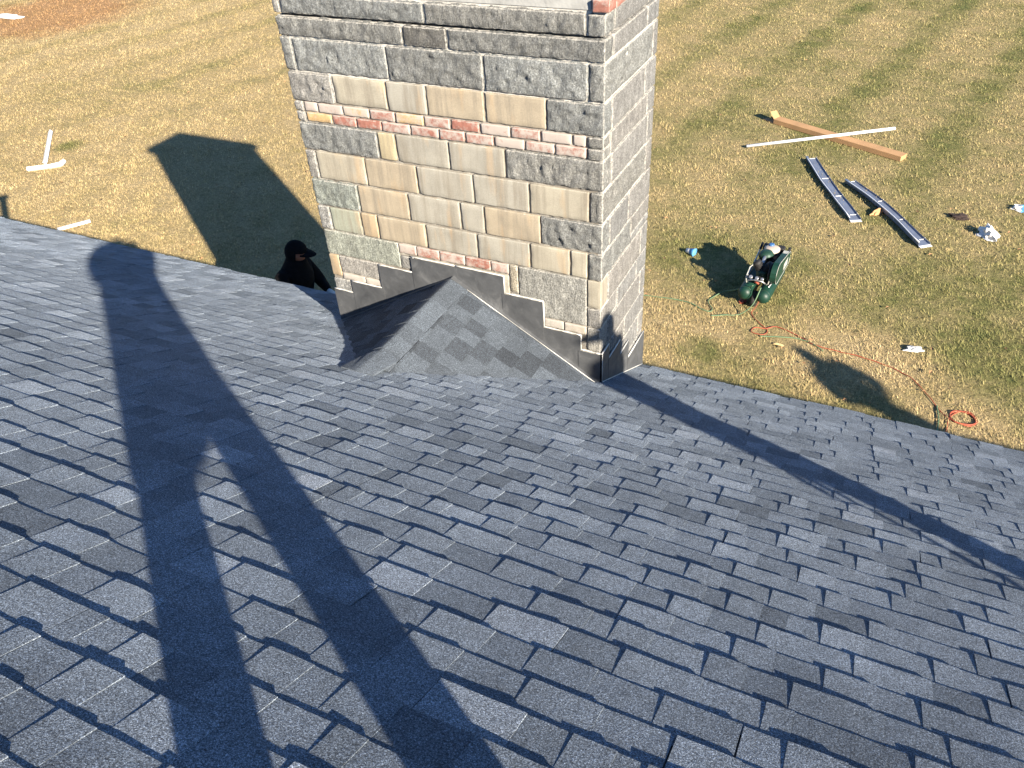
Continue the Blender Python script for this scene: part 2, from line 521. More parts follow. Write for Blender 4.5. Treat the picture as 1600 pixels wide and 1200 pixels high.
def make_grass():
    NB = 620000
    # denser close to the house, thinner far out over the lawn
    y = 8.2 + (rng.random(NB) ** 1.25) * 23.0
    xl = -15.5 - (y - 8.0) * 1.55
    xr = 3.4 + (y - 8.0) * 0.06
    x = xl + (xr - xl) * rng.random(NB)
    tuft = np.zeros(NB)
    for _ in range(14):
        kx, ky, ph_ = rng.normal(0, 7.0), rng.normal(0, 7.0), rng.uniform(0, 6.28)
        tuft += np.sin(kx * x + ky * y + ph_)
    tuft = np.clip(tuft / 3.74, -1.6, 2.2)
    L = rng.uniform(0.026, 0.066, NB) * (1 + 0.42 * tuft)
    wd = rng.uniform(0.003, 0.0065, NB) * (1 + (y - 8) / 18)
    az = rng.uniform(0, 2 * np.pi, NB)
    # most of it has been combed over by the mower, so it leans roughly one way
    az = np.where(rng.random(NB) < 0.45, rng.normal(1.33, 0.7, NB), az)
    el = rng.uniform(0.12, 0.95, NB)
    dx, dy, dz = np.cos(az) * np.cos(el), np.sin(az) * np.cos(el), np.sin(el)
    px, py = -np.sin(az), np.cos(az)
    v = np.empty((NB, 3, 3), np.float32)
    v[:, 0] = np.stack([x - px * wd, y - py * wd, np.full(NB, -0.004)], 1)
    v[:, 1] = np.stack([x + px * wd, y + py * wd, np.full(NB, -0.004)], 1)
    v[:, 2] = np.stack([x + dx * L, y + dy * L, dz * L], 1)
    me = bpy.data.meshes.new('grass')
    me.vertices.add(NB * 3); me.loops.add(NB * 3); me.polygons.add(NB)
    me.vertices.foreach_set('co', v.ravel())
    me.loops.foreach_set('vertex_index', np.arange(NB * 3, dtype=np.int32))
    me.polygons.foreach_set('loop_start', np.arange(0, NB * 3, 3, dtype=np.int32))
    me.polygons.foreach_set('loop_total', np.full(NB, 3, np.int32))
    me.update()
    a = me.attributes.new('rnd', 'FLOAT', 'POINT')
    a.data.foreach_set('value', np.repeat(rng.random(NB).astype(np.float32), 3))
    me.materials.append(M['grass'])
    o = bpy.data.objects.new('grass', me)
    col.objects.link(o)
    tag(o, 'short dry grass blades covering the lawn', 'grass', kind='stuff')
make_grass()
def make_leaves():
    g = MB()
    for _ in range(330):
        y = 8.6 + random.random() ** 1.3 * 20; x = random.uniform(-15 - (y - 8) * 1.3, 3.2)
        a = random.uniform(0, 6.28); L = random.uniform(0.022, 0.045); c_, s_ = math.cos(a), math.sin(a)
        z = random.uniform(0.03, 0.05)
        pl = [(-L, 0, 0.0), (0, -L * 0.5, 0.012), (L, 0, 0.004), (0, L * 0.5, 0.016)]
        g.add([(x + c_ * p[0] - s_ * p[1], y + s_ * p[0] + c_ * p[1], z + p[2] * random.uniform(0.5, 1.5)) for p in pl], [(0, 1, 2), (0, 2, 3)])
    o = g.build('leaf_litter', simple('dry_leaf', (0.30, 0.17, 0.08), 0.85, 0, 0.7, 3.0), fix=False)
    tag(o, 'scattered dry leaf flecks caught in the grass', 'leaves', kind='stuff')
make_leaves()

# ------------------------------------------------------------------ house
TH = math.atan(0.5384)
CT, ST = math.cos(TH), math.sin(TH)
ZR0 = 5.58
def roofz(y): return ZR0 - 0.5384 * y
V_EAVE = 5.85
Y_EAVE = V_EAVE * CT
Y_RIDGE = -1.75
V_RIDGE = Y_RIDGE / CT
XL, XR = -13.2, 12.6
DN = Vector((0, CT, -ST)); NR = Vector((0, ST, CT))
P00 = Vector((0, 0, ZR0))
def roofp(u, v, h=0.0):
    p = P00 + DN * v + NR * h
    return (u, p.y, p.z)

house = thing('house', (0, -1.75, 0), 'long single storey house under a dark blue grey shingle roof', 'house')
Z_RIDGE = roofz(Y_RIDGE)
Y_BACK = 2 * Y_RIDGE - Y_EAVE
# walls
yw = 4.72; yb = 2 * Y_RIDGE - yw
zt = roofz(yw) - 0.16
for (x0, x1, y0, y1) in ((XL + 0.35, XR - 0.35, yw - 0.15, yw), (XL + 0.35, XR - 0.35, yb, yb + 0.15)):
    MB().box(x0, x1, y0, y1, 0, zt).build('wall', M['siding'], house)
for x in (XL + 0.35, XR - 0.5):
    g = MB()
    a, b_ = yb + 0.152, yw - 0.152
    pr = [(a, 0), (b_, 0), (b_, zt), (Y_RIDGE, Z_RIDGE - 0.20), (a, zt)]
    v = [(x, y, z) for y, z in pr] + [(x + 0.15, y, z) for y, z in pr]
    n = len(pr)
    g.add(v, [tuple(range(n)), tuple(range(2 * n - 1, n - 1, -1))] + [(i, (i + 1) % n, (i + 1) % n + n, i + n) for i in range(n)])
    g.build('gable_wall', M['siding'], house)
# deck of the front slope, one solid sheet, and of the back slope
g = MB()
def slab(g, v0, v1, h0, h1, x0=XL, x1=XR):
    v = [roofp(x, vv, h) for x in (x0, x1) for vv in (v0, v1) for h in (h0, h1)]
    g.add(v, [(0, 1, 3, 2), (4, 6, 7, 5), (0, 4, 5, 1), (2, 3, 7, 6), (0, 2, 6, 4), (1, 5, 7, 3)])
slab(g, V_RIDGE, V_EAVE - 0.02, -0.03, -0.004)
roof = g.build('roof', M['deck'], house)
g = MB()
v = []
for x in (XL, XR):
    for (y, z) in ((Y_RIDGE, Z_RIDGE - 0.03), (Y_RIDGE, Z_RIDGE), (Y_BACK, roofz(Y_EAVE) - 0.0), (Y_BACK, roofz(Y_EAVE) - 0.03)):
        v.append((x, y - 0.0015, z))
g.add(v, [(0, 1, 2, 3), (7, 6, 5, 4), (1, 5, 6, 2), (0, 3, 7, 4), (3, 2, 6, 7), (0, 4, 5, 1)])
ns_ = len(g.v)
g.build('back_roof', M['shingle'], house, attrs={'shade': [0.5] * ns_})
ze = roofz(Y_EAVE)
MB().box(XL, XR, Y_EAVE - 0.075, Y_EAVE - 0.05, ze - 0.24, ze - 0.012).build('fascia', M['white'], house)
MB().box(XL, XR, yw + 0.002, Y_EAVE - 0.077, ze - 0.22, ze - 0.205).build('soffit', M['white'], house)
g = MB()
slab(g, V_EAVE - 0.12, V_EAVE - 0.004, -0.0035, -0.0015)
v = [roofp(x, V_EAVE - 0.004, -0.0015) for x in (XL, XR)]
g.add([v[0], v[1], (v[1][0], v[1][1] + 0.004, v[1][2] - 0.06), (v[0][0], v[0][1] + 0.004, v[0][2] - 0.06)], [(0, 1, 2, 3)])
g.build('drip_edge', M['drip'], house)

# ---- shingles: laminated tabs, each with its own lift, curl and shade
EXPO = 0.1435
def seg_geo(g, sh, place, u0, u1, vlo, vhi, T, wav, shade, nu=6):
    """place(u, v, h) -> world.  A tab: curved top sheet, butt edge and two side edges"""
    top = []
    for j in range(4):
        f = j / 3
        for i in range(nu + 1):
            u = u0 + (u1 - u0) * i / nu
            lift, dv = wav(u)
            k = (1 - f) ** 1.4
            h = 0.0008 + (T + lift) * k + T * 0.08 * (1 - f)
            top.append(place(u, vlo + dv * (1 if j == 0 else 0) + (vhi - vlo) * f, h))
    n = nu + 1
    fs = []
    for j in range(3):
        for i in range(nu):
            a = j * n + i
            fs.append((a, a + 1, a + n + 1, a + n))
    g.add(top, fs, True)
    sk = []
    for i in range(n):
        u = u0 + (u1 - u0) * i / nu
        lift, dv = wav(u)
        sk.append(top[i])
    for i in range(n):
        u = u0 + (u1 - u0) * i / nu
        lift, dv = wav(u)
        # the underside follows a lifted edge, leaving a dark slot
        sk.append(place(u, vlo + dv - 0.0015, max(-0.002, lift * 0.25 - 0.002)))
    g.add(sk, [(i, i + n, i + n + 1, i + 1) for i in range(nu)], False)
    for i in (0, nu):
        u = u0 if i == 0 else u1
        s4 = [top[j * n + i] for j in range(4)]
        b4 = [place(u, vlo + (vhi - vlo) * j / 3, -0.002) for j in range(4)]
        g.add(s4 + b4, [(j, j + 1, j + 5, j + 4) for j in range(3)], False)
    sh += [shade] * (len(g.v) - len(sh))

def view_size(p, area):
    d = Vector(p) - CAM
    c = VM @ d
    if c.z < 0.2: return 0
    x = c.x / c.z * 1266.7; y = c.y / c.z * 1266.7
    if abs(x) > 820 or abs(y) > 615: return 0
    return area / (c.z * c.z)

segs = []
ncourse = int((V_EAVE - V_RIDGE) / EXPO) + 1
WID = [0.075, 0.11, 0.13, 0.15, 0.16, 0.18, 0.19, 0.22]
for i in range(ncourse):
    vlo = V_EAVE + 0.012 - i * EXPO + random.uniform(-0.002, 0.002)
    vhi = max(vlo - EXPO - 0.035, V_RIDGE + 0.01)
    if vlo - V_RIDGE < 0.05: continue
    u = XL + random.uniform(-0.05, 0)
    strip = u + random.uniform(0.2, 1.0)
    tooth = random.random() < 0.5
    cshade = random.gauss(0, 0.03)
    while u < XR:
        wdt = random.choice(WID) * random.uniform(0.93, 1.07)
        u1 = u + wdt
        if u1 > XR: u1 = XR
        if u1 - u < 0.03: break
        gap = 0.0006
        if u1 > strip:
            gap = random.choice((0.0015, 0.003, 0.005)); strip = u1 + 1.0
        sd_ = random.gauss(0.56 if tooth else 0.46, 0.085) + cshade
        if random.random() < 0.06: sd_ += 0.10
        sd_ = max(sd_, 0.24)
        segs.append((i, u, u1 - gap, vlo + (random.uniform(-0.006, 0.010) if i == 0 else 0) + (0.055 if i == 0 and -0.25 < u < 0.62 else 0), vhi, tooth, min(1, max(0, sd_)), random.uniform(0.94, 1.07)))
        u = u1
        if random.random() < 0.96: tooth = not tooth
sizes = []
for k, s in enumerate(segs):
    c = roofp((s[1] + s[2]) / 2, s[3] - EXPO / 2)
    sizes.append((view_size(c, (s[2] - s[1]) * EXPO), k))
sizes.sort(reverse=True)
single = {k for _, k in sizes[:300]}

def wave_for(i):
    def f(u):
        a = noise.noise((u * 2.6, i * 7.31, 0.3))
        b = noise.noise((u * 9.0, i * 3.7, 5.1))
        lift = max(0.0, 0.0008 + 0.0050 * a + 0.0022 * b)
        dv = 0.0035 * noise.noise((u * 6.0, i * 5.3, 9.7)) + 0.0018 * b + 0.0012 * noise.noise((u * 40.0, i * 2.1, 3.3))
        return lift, dv
    return f
field = MB(); fsh = []
for k, s in enumerate(segs):
    i, u0, u1, vlo, vhi, tooth, shd, tk = s
    T = (0.0068 if tooth else 0.0038) * tk
    if k in single:
        g = MB(); sh = []
        seg_geo(g, sh, roofp, u0, u1, vlo, vhi, T, wave_for(i), shd, 10)
        g.build('shingle', M['shingle'], roof, attrs={'shade': sh})
    else:
        seg_geo(field, fsh, roofp, u0, u1, vlo, vhi, T, wave_for(i), shd, 4)
fo = field.build('shingle_field', M['shingle'], roof, attrs={'shade': fsh})
tag(fo, kind='stuff')
# ridge caps of the main roof
for k in range(int((XR - XL) / 0.2)):
    x = XL + k * 0.2
    g = MB()
    v = []
    for (xx, h) in ((x, 0.016), (x + 0.24, 0.006)):
        for (dy) in (-0.15, -0.02, 0.02, 0.15):
            v.append((xx, Y_RIDGE + dy, Z_RIDGE - abs(dy) * 0.5384 + h + 0.004))
    g.add(v, [(0, 1, 5, 4), (1, 2, 6, 5), (2, 3, 7, 6)])
    g.build('ridge_cap', M['shingle'], house, attrs={'shade': [random.uniform(0.35, 0.6)] * 8})

# ---- cricket behind the chimney
CX0, CX1, CY0, CY1 = -3.755, -1.549, 4.241, 5.175
CXM = (CX0 + CX1) / 2
Z_PEAK = 3.935
Z_COR = roofz(CY0) + 0.004
Y_TIP = (ZR0 - Z_PEAK) / 0.5384
cs = (Z_PEAK - Z_COR) / (CX1 - CXM)
CL = math.hypot(CX1 - CXM, Z_PEAK - Z_COR)
cdn = ((CX1 - CXM) / CL, -(Z_PEAK - Z_COR) / CL)
g = MB()
g.add([(CXM, CY0 + 0.02, Z_PEAK), (CXM, Y_TIP - 0.0, Z_PEAK), (CX1, CY0 + 0.02, Z_COR), (CX0, CY0 + 0.02, Z_COR)], [(0, 1, 2), (0, 3, 1), (1, 3, 2), (0, 2, 3)])
cricket = g.build('cricket', M['deck'], house)
def clip_poly(poly, a, b, c):
    out = []
    for i in range(len(poly)):
        p, q = poly[i], poly[(i + 1) % len(poly)]
        dp = a * p[0] + b * p[1] + c; dq = a * q[0] + b * q[1] + c
        if dp >= 0: out.append(p)
        if (dp >= 0) != (dq >= 0):
            t_ = dp / (dp - dq)
            out.append((p[0] + (q[0] - p[0]) * t_, p[1] + (q[1] - p[1]) * t_))
    return out
for side in (1, -1):
    def cpl(a, b, h, side=side):
        return (CXM + side * (cdn[0] * b + cdn[1] * -h * 1.0), a, Z_PEAK + cdn[1] * b + cdn[0] * h)
    nco = int(CL / EXPO) + 1
    for i in range(nco):
        blo = CL + 0.02 - i * EXPO
        bhi = blo - EXPO - 0.03
        a = Y_TIP - 0.15 + random.uniform(-0.2, 0)
        tooth = True
        while a < CY0:
            a1 = a + random.choice(WID) * random.uniform(0.9, 1.1)
            pl = [(a, max(bhi, 0.0)), (a1 - 0.001, max(bhi, 0.0)), (a1 - 0.001, blo), (a, blo)]
            pl = clip_poly(pl, -1, 0, CY0 - 0.002)
            # valley line from tip to corner, woven 25 mm over the main slope
            if pl: pl = clip_poly(pl, CL, -(CY0 - Y_TIP), -Y_TIP * CL + 0.025 * CL)
            if len(pl) >= 3:
                T = 0.0105 if tooth else 0.0085
                g = MB(); sh = []
                n = len(pl)
                hh = [0.001 + T * max(0, min(1, (q[1] - bhi) / (blo - bhi))) for q in pl]
                tp = [cpl(q[0], q[1], h) for q, h in zip(pl, hh)]
                bt = [cpl(q[0], q[1], -0.004) for q in pl]
                g.add(tp + bt, [tuple(range(n))] + [(k, (k + 1) % n, (k + 1) % n + n, k + n) for k in range(n)])
                sd_ = min(1, max(0.0, random.gauss(0.15 if tooth else 0.05, 0.025)))  # cricket tabs coloured darker to offset the strong sun on this slope
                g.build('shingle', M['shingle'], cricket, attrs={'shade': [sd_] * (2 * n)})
            a = a1; tooth = not tooth
# cricket ridge caps, folded over the ridge
k = 0
y = CY0 - 0.03
while y > Y_TIP + 0.22:
    y2 = y - 0.30
    g = MB(); v = []
    prof = [(-0.115, 0), (-0.05, 0.0), (-0.018, 0.004), (0, 0.006), (0.018, 0.004), (0.05, 0.0), (0.115, 0)]
    for (yy, h) in ((y, 0.012), (y2, 0.020)):
        for (dx, e) in prof:
            zz = Z_PEAK - abs(dx) * cs + h - e * 0.9
            zz = max(zz, roofz(yy) + 0.007 + h * 0.4) if yy < Y_TIP + 0.25 else zz
            v.append((CXM + dx, yy, zz))
    m_ = len(prof)
    g.add(v, [(q, q + 1, q + 1 + m_, q + m_) for q in range(m_ - 1)], True)
    lo = [(a[0], a[1], a[2] - 0.012) for a in v]
    g.add([v[m_ + q] for q in range(m_)] + [lo[m_ + q] for q in range(m_)], [(q, q + 1, q + 1 + m_, q + m_) for q in range(m_ - 1)])
    for e0 in (0, m_ - 1):
        g.add([v[e0], v[e0 + m_], lo[e0 + m_], lo[e0]], [(0, 1, 2, 3)])
    g.build('ridge_cap', M['shingle'], cricket, attrs={'shade': [0.15 + random.uniform(-0.03, 0.03)] * len(g.v)})  # caps darkened like the tabs, against the strong sun
    y = y2 + 0.15
    k += 1

# ------------------------------------------------------------------ chimney
chim = thing('chimney', ((CX0 + CX1) / 2, (CY0 + CY1) / 2, 0), 'broad chimney of grey granite, tan block and red brick beside the eave', 'chimney')
Z_TOP = 6.40
# mortar core: its faces lie 12 mm behind the stone faces
MB().box(CX0 + 0.007, CX1 - 0.006, CY0 + 0.010, CY1 - 0.007, 0, 5.609).build('mortar', M['mortar'], chim)
MB().box(CX0 + 0.007, CX1 - 0.006, CY0 + 0.010, CY1 - 0.007, 5.625, 6.22).build('mortar', M['mortar'], chim)
# the joint between the two has lost its mortar; only the rubble core fills it, far back
MB().box(CX0 + 0.15, CX1 - 0.03, CY0 + 0.15, CY1 - 0.05, 5.609, 5.625).build('rubble_core', M['deck'], chim)

def rock_box(x0, x1, y0, y1, z0, z1, cell, amp, bulge, chip, freq, seed, skip=()):
    """box with subdivided faces; faces swell and break unevenly, arrises are chipped"""
    def axis(a, b):
        n = max(1, int(round((b - a) / cell)))
        mrg = min(0.008, (b - a) * 0.15)
        return [a] + [a + mrg + (b - a - 2 * mrg) * i / n for i in range(n + 1)] + [b]
    ax = (axis(x0, x1), axis(y0, y1), axis(z0, z1))
    idx = {}; vs_ = []; ed = []; fs = []
    lo = (x0, y0, z0); hi = (x1, y1, z1)
    def vert(i, j, k):
        key = (i, j, k)
        if key in idx: return idx[key]
        p = [ax[0][i], ax[1][j], ax[2][k]]
        q = Vector(p)
        off = Vector((0, 0, 0)); dd = 9
        onf = []
        for a_ in range(3):
            if p[a_] <= lo[a_] + 1e-9: onf.append((a_, -1))
            elif p[a_] >= hi[a_] - 1e-9: onf.append((a_, 1))
        for (a_, s_) in onf:
            d = min(min(p[b_] - lo[b_], hi[b_] - p[b_]) for b_ in range(3) if b_ != a_)
            dd = min(dd, d)
            fo_ = min(1.0, d / 0.03); fo_ = fo_ * fo_ * (3 - 2 * fo_)
            nn = noise.fractal(q * freq + Vector((seed, seed * 1.7, -seed)), 0.9, 2.1, 4)
            nz = noise.noise(q * 4.0 + Vector((seed * 3, 0, seed)))
            off[a_] += s_ * (fo_ * (bulge + amp * nn + bulge * 0.7 * nz))
        if len(onf) > 1:
            c_ = abs(noise.noise(q * 26 + Vector((seed, 1, 2)))) * chip
            for (a_, s_) in onf:
                off[a_] -= s_ * c_
        idx[key] = len(vs_)
        vs_.append(tuple(q + off)); ed.append(dd if dd < 9 else 0.0)
        return idx[key]
    nx, ny, nz_ = len(ax[0]) - 1, len(ax[1]) - 1, len(ax[2]) - 1
    if 'y-' not in skip:
        for i in range(nx):
            for k in range(nz_): fs.append((vert(i, 0, k), vert(i + 1, 0, k), vert(i + 1, 0, k + 1), vert(i, 0, k + 1)))
    if 'y+' not in skip:
        for i in range(nx):
            for k in range(nz_): fs.append((vert(i, ny, k), vert(i, ny, k + 1), vert(i + 1, ny, k + 1), vert(i + 1, ny, k)))
    for j in range(ny):
        for k in range(nz_):
            if 'x-' not in skip: fs.append((vert(0, j, k), vert(0, j, k + 1), vert(0, j + 1, k + 1), vert(0, j + 1, k)))
            if 'x+' not in skip: fs.append((vert(nx, j, k), vert(nx, j + 1, k), vert(nx, j + 1, k + 1), vert(nx, j, k + 1)))
    for i in range(nx):
        for j in range(ny):
            fs.append((vert(i, j, 0), vert(i, j + 1, 0), vert(i + 1, j + 1, 0), vert(i + 1, j, 0)))
            fs.append((vert(i, j, nz_), vert(i + 1, j, nz_), vert(i + 1, j + 1, nz_), vert(i, j + 1, nz_)))
    return vs_, fs, ed

def stone(kind, x0, x1, y0, y1, z0, z1, tint, seed, skip=('y+',), flat=False):
    if kind == 'G':
        v, f, e = rock_box(x0, x1, y0, y1, z0, z1, 0.018, 0.006 if flat else 0.020, 0.003 if flat else 0.005, 0.010, 24, seed, skip)
        nm, mt = 'granite_block', M['granite']
    elif kind == 'T':
        v, f, e = rock_box(x0, x1, y0, y1, z0, z1, 0.032, 0.0022, 0.0008, 0.008, 14, seed, skip)
        nm, mt = 'tan_block', M['tan']
    else:
        v, f, e = rock_box(x0, x1, y0, y1, z0, z1, 0.024, 0.003, 0.001, 0.007, 30, seed, skip)
        nm, mt = 'brick', M['brick']
    g = MB().add(v, f, kind != 'G')
    if kind == 'G': g.sm = [True] * len(g.f)
    o = g.build(nm, mt, chim, attrs={'edge': e}, fix=False)
    o.color = tint
    return o

def grey(v, c, lo=0.86, hi=1.16):
    k = v * random.uniform(lo, hi); t_ = random.uniform(-0.03, 0.03)
    return (k * c[0] * (1 + t_), k * c[1], k * c[2] * (1 - t_), 1)
GF = lambda: grey(0.19, (1.0, 1.02, 0.97))
GL = lambda: grey(0.235, (1.0, 0.99, 0.94))
T1 = (0.335, 0.308, 0.243, 1)     # cream
T2 = (0.335, 0.285, 0.208, 1)     # tan
T3 = (0.305, 0.29, 0.245, 1)     # greyish
T4 = (0.37, 0.315, 0.20, 1)     # yellow
T5 = (0.295, 0.315, 0.25, 1)     # green stained
T6 = (0.375, 0.29, 0.185, 1)     # orange
BR = lambda w_: (0.27, 0.115, 0.085, 0.38 + 0.38 * w_)
BT = lambda w_: (0.42, 0.29, 0.14, 0.30 + 0.42 * w_)
g1 = lambda: (0.20, 0.205, 0.195, 1)
rows = [
 # z0, z1, [separators], [(kind, tint)], corner stone return on the right face
 (5.621, 5.745, [-3.702, -2.658, -1.656], [('G', GL()), ('G', GF()), ('G', GF()), ('G', GF())], 0.13),
 (5.489, 5.613, [-2.821, -2.518], [('G', GF()), ('G', (0.11, 0.108, 0.10, 1)), ('G', GF())], 0.12),
 (5.272, 5.489, [-3.671, -2.960, -2.295, -1.644], [('G', GF()), ('G', GF()), ('G', GF()), ('G', GF()), ('G', g1())], 0.84),
 (5.077, 5.272, [-3.412, -3.003, -2.713, -2.309, -1.905], [('G', GL()), ('T', T1), ('T', T3), ('T', T2), ('T', T2), ('G', GF())], 0.12),
 (5.006, 5.077, [-3.682, -3.569, -3.369, -3.159, -2.960, -2.751, -2.558, -2.352, -2.148, -1.946, -1.746, -1.654],
  [('G', GL()), ('B', BR(1)), ('B', BR(.9)), ('B', BT(.9)), ('B', BR(.55)), ('B', BT(.6)), ('B', BR(.5)), ('B', BR(.15)), ('B', BR(.95)), ('B', BR(.5)), ('B', BR(.95)), ('B', BR(1)), ('G', GF())], 0.10),
 (4.935, 5.006, [-3.681, -3.470, -3.274, -3.076, -2.862, -2.650, -2.462, -2.262, -2.055, -1.858, -1.654],
  [('G', GL()), ('B', BT(.3)), ('B', BR(.3)), ('B', BR(.2)), ('B', BR(.65)), ('B', BR(.5)), ('B', BR(.45)), ('B', BR(.6)), ('B', BR(.95)), ('B', BR(.7)), ('B', BR(.6)), ('G', GF())], 0.10),
 (4.735, 4.935, [-3.126, -2.990, -2.591, -2.192], [('G', GF()), ('T', T4), ('T', T3), ('T', T3), ('G', GF())], 0.13),
 (4.524, 4.735, [-3.672, -3.267, -2.858, -2.436, -2.040, -1.637], [('G', GL()), ('T', T1), ('T', T2), ('T', T3), ('T', T3), ('T', T1), ('G', GF())], 0.80),
 (4.313, 4.524, [-3.368, -2.956, -2.553, -2.374, -1.969], [('G', (0.20, 0.22, 0.20, 1)), ('T', T2), ('T', T3), ('T', T3), ('T', T2), ('G', GF())], 0.12),
 (4.118, 4.313, [-3.653, -3.388, -3.243, -2.847, -2.445, -2.051, -1.768, -1.644], [('G', GL()), ('T', T5), ('T', T6), ('T', T2), ('T', T3), ('T', T3), ('T', T1), ('T', T1), ('G', GF())], 0.55),
]
GAP = 0.0075
def front_row(z0, z1, seps, kinds, ret, flat=False):
    xs = [CX0] + list(seps) + [CX1]
    for i, (kd, tn) in enumerate(kinds):
        a = xs[i] + (GAP if i else 0); b = xs[i + 1] - (GAP if i < len(kinds) - 1 else 0)
        last = i == len(kinds) - 1
        dep = ret if last else (0.25 if i == 0 else 0.10)
        pr = {'G': 0.004, 'T': 0.001, 'B': 0.0}[kd] + random.uniform(0, 0.005)
        gp = GAP if (z1 - z0) > 0.09 else 0.0045
        stone(kd, a + random.uniform(-.002, .002) * (i > 0), b + random.uniform(-.002, .002) * (not last), CY0 - pr, CY0 + dep - (0.0 if not last else GAP), z0 + gp + random.uniform(-.0015, .0025), z1 - gp + random.uniform(-.0025, .0015), tn, random.uniform(0, 90), ('y+',) if not last else (), flat)
    return
for r in rows:
    front_row(*r)
# lower front stones, partly behind the flashing
low = [
 (3.909, 4.118, [-3.097], [('G', (0.24, 0.255, 0.225, 1)), None]),
]
def fs(kd, x0, x1, z0, z1, tn, dep=0.10):
    stone(kd, x0 + 0.004, x1 - 0.004, CY0 - (0.002), CY0 + dep, z0 + 0.005, z1 - 0.005, tn, random.uniform(0, 90), () if x1 >= CX1 - 0.001 else ('y+',), True)
fs('G', CX0, -3.097, 3.909, 4.118, (0.24, 0.255, 0.22, 1))
fs('G', -3.097, -2.98, 3.909, 4.02, GL())
bx = [-3.097, -2.949, -2.761, -2.556, -2.356, -2.218]
for i, w_ in enumerate((.75, .45, .65, .35, .6)):
    fs('B', bx[i], bx[i + 1], 4.035, 4.118, BR(w_))
fs('T', -2.98, -2.22, 3.85, 4.03, T3)
fs('G', -2.218, -2.151, 3.895, 4.118, (0.30, 0.27, 0.21, 1))
fs('G', -2.151, -1.652, 3.745, 4.118, (0.25, 0.25, 0.23, 1))
fs('T', -1.652, CX1, 3.90, 4.118, T1, 0.115)
fs('G', -1.652, CX1, 3.745, 3.90, GL(), 0.30)
fs('T', CX0, -3.663, 3.719, 3.909, T6, 0.2)
fs('G', -3.663, -3.28, 3.760, 3.909, GL())
fs('B', -3.663, -3.45, 3.700, 3.760, (0.30, 0.31, 0.27, 0.75))
fs('B', -3.45, -3.27, 3.700, 3.760, (0.30, 0.31, 0.27, 0.75))
fs('G', CX0, -3.56, 3.50, 3.70, GL(), 0.2)
fs('G', -3.56, -3.27, 3.50, 3.70, GL())
fs('G', -3.27, -2.98, 3.62, 3.85, GL())
fs('G', -2.218, -1.97, 3.65, 3.895, GL())
fs('B', -1.97, -1.82, 3.672, 3.745, (0.32, 0.31, 0.27, 0.6))
fs('B', -1.82, -1.652, 3.672, 3.745, (0.32, 0.29, 0.22, 0.6))
fs('G', -1.652, CX1, 3.545, 3.745, (0.30, 0.29, 0.26, 1), 0.12)
fs('G', CX0, -2.98, 3.28, 3.50, GL())
fs('G', -2.0, CX1, 3.28, 3.545, GL(), 0.2)

# right face: granite rows behind the corner stones
zr = [(r[0], r[1], r[4]) for r in rows]
zr = [z for z in zr if z[0] not in (5.006, 4.935)] + [(4.935, 5.077, 0.10)]
zr += [(3.90, 4.118, 0.115), (3.745, 3.90, 0.30), (3.545, 3.745, 0.12), (3.36, 3.545, 0.2), (3.16, 3.36, 0.0), (2.95, 3.16, 0.0), (2.72, 2.95, 0.0)]
for (z0, z1, ret) in sorted(zr, reverse=True):
    y0 = CY0 + ret + (GAP if ret else 0.02)
    cuts = [y0]
    if ret < 0.5:
        cuts.append(random.choice((4.95, 5.02, 5.05)) if random.random() < 0.75 else 4.72)
    cuts.append(CY1)
    for i in range(len(cuts) - 1):
        a, b = cuts[i] + (GAP if i else 0), cuts[i + 1] - (GAP if i < len(cuts) - 2 else 0)
        # thin split course in the middle rows
        zz = [(z0, z1)]
        if z0 in (4.118,) : zz = [(4.118, 4.185), (4.185, 4.313)]
        for (za, zb) in zz:
            stone('G', CX1 - 0.10, CX1 + 0.003, a, b, za + 0.005, zb - 0.005, grey(0.205, (1.0, 0.985, 0.94), 0.9, 1.1), random.uniform(0, 90), ('x-',), True)
# left and back faces: plainer blocks on shared meshes
def shared_block(sx, sy, sz):
    v, f, e = rock_box(-sx / 2, sx / 2, -sy / 2, sy / 2, -sz / 2, sz / 2, 0.12, 0.006, 0.005, 0.006, 9, 3.3, ())
    me = bpy.data.meshes.new('granite_block')
    me.from_pydata(v, [], f)
    a = me.attributes.new('edge', 'FLOAT', 'POINT'); a.data.foreach_set('value', e)
    me.polygons.foreach_set('use_smooth', [True] * len(me.polygons))
    me.materials.append(M['granite'])
    return me
mb_back = [shared_block(0.60, 0.09, 0.288), shared_block(0.49, 0.09, 0.288)]
mb_left = shared_block(0.09, 0.32, 0.21)
def place_block(me, loc):
    o = bpy.data.objects.new('granite_block', me)
    o.location = loc
    col.objects.link(o); o.parent = chim
    o.matrix_parent_inverse = Matrix.Translation(-chim.location)
    o.color = GL()
for k in range(20):
    z = 0.15 + 0.30 * k
    xs = [CX0 + 0.09]
    odd = k % 2
    ws = (0.60, 0.49, 0.49, 0.49) if odd else (0.49, 0.49, 0.49, 0.60)
    x = CX0 + 0.02
    for w_ in ws:
        place_block(mb_back[0 if w_ > 0.55 else 1], (x + w_ / 2 + 0.005, CY1 - 0.043, z))
        x += w_ + 0.012
for k in range(14):
    z = 2.95 + 0.222 * k
    for y in (CY0 + 0.43, CY0 + 0.765):
        place_block(mb_left, (CX0 + 0.043, y, z))
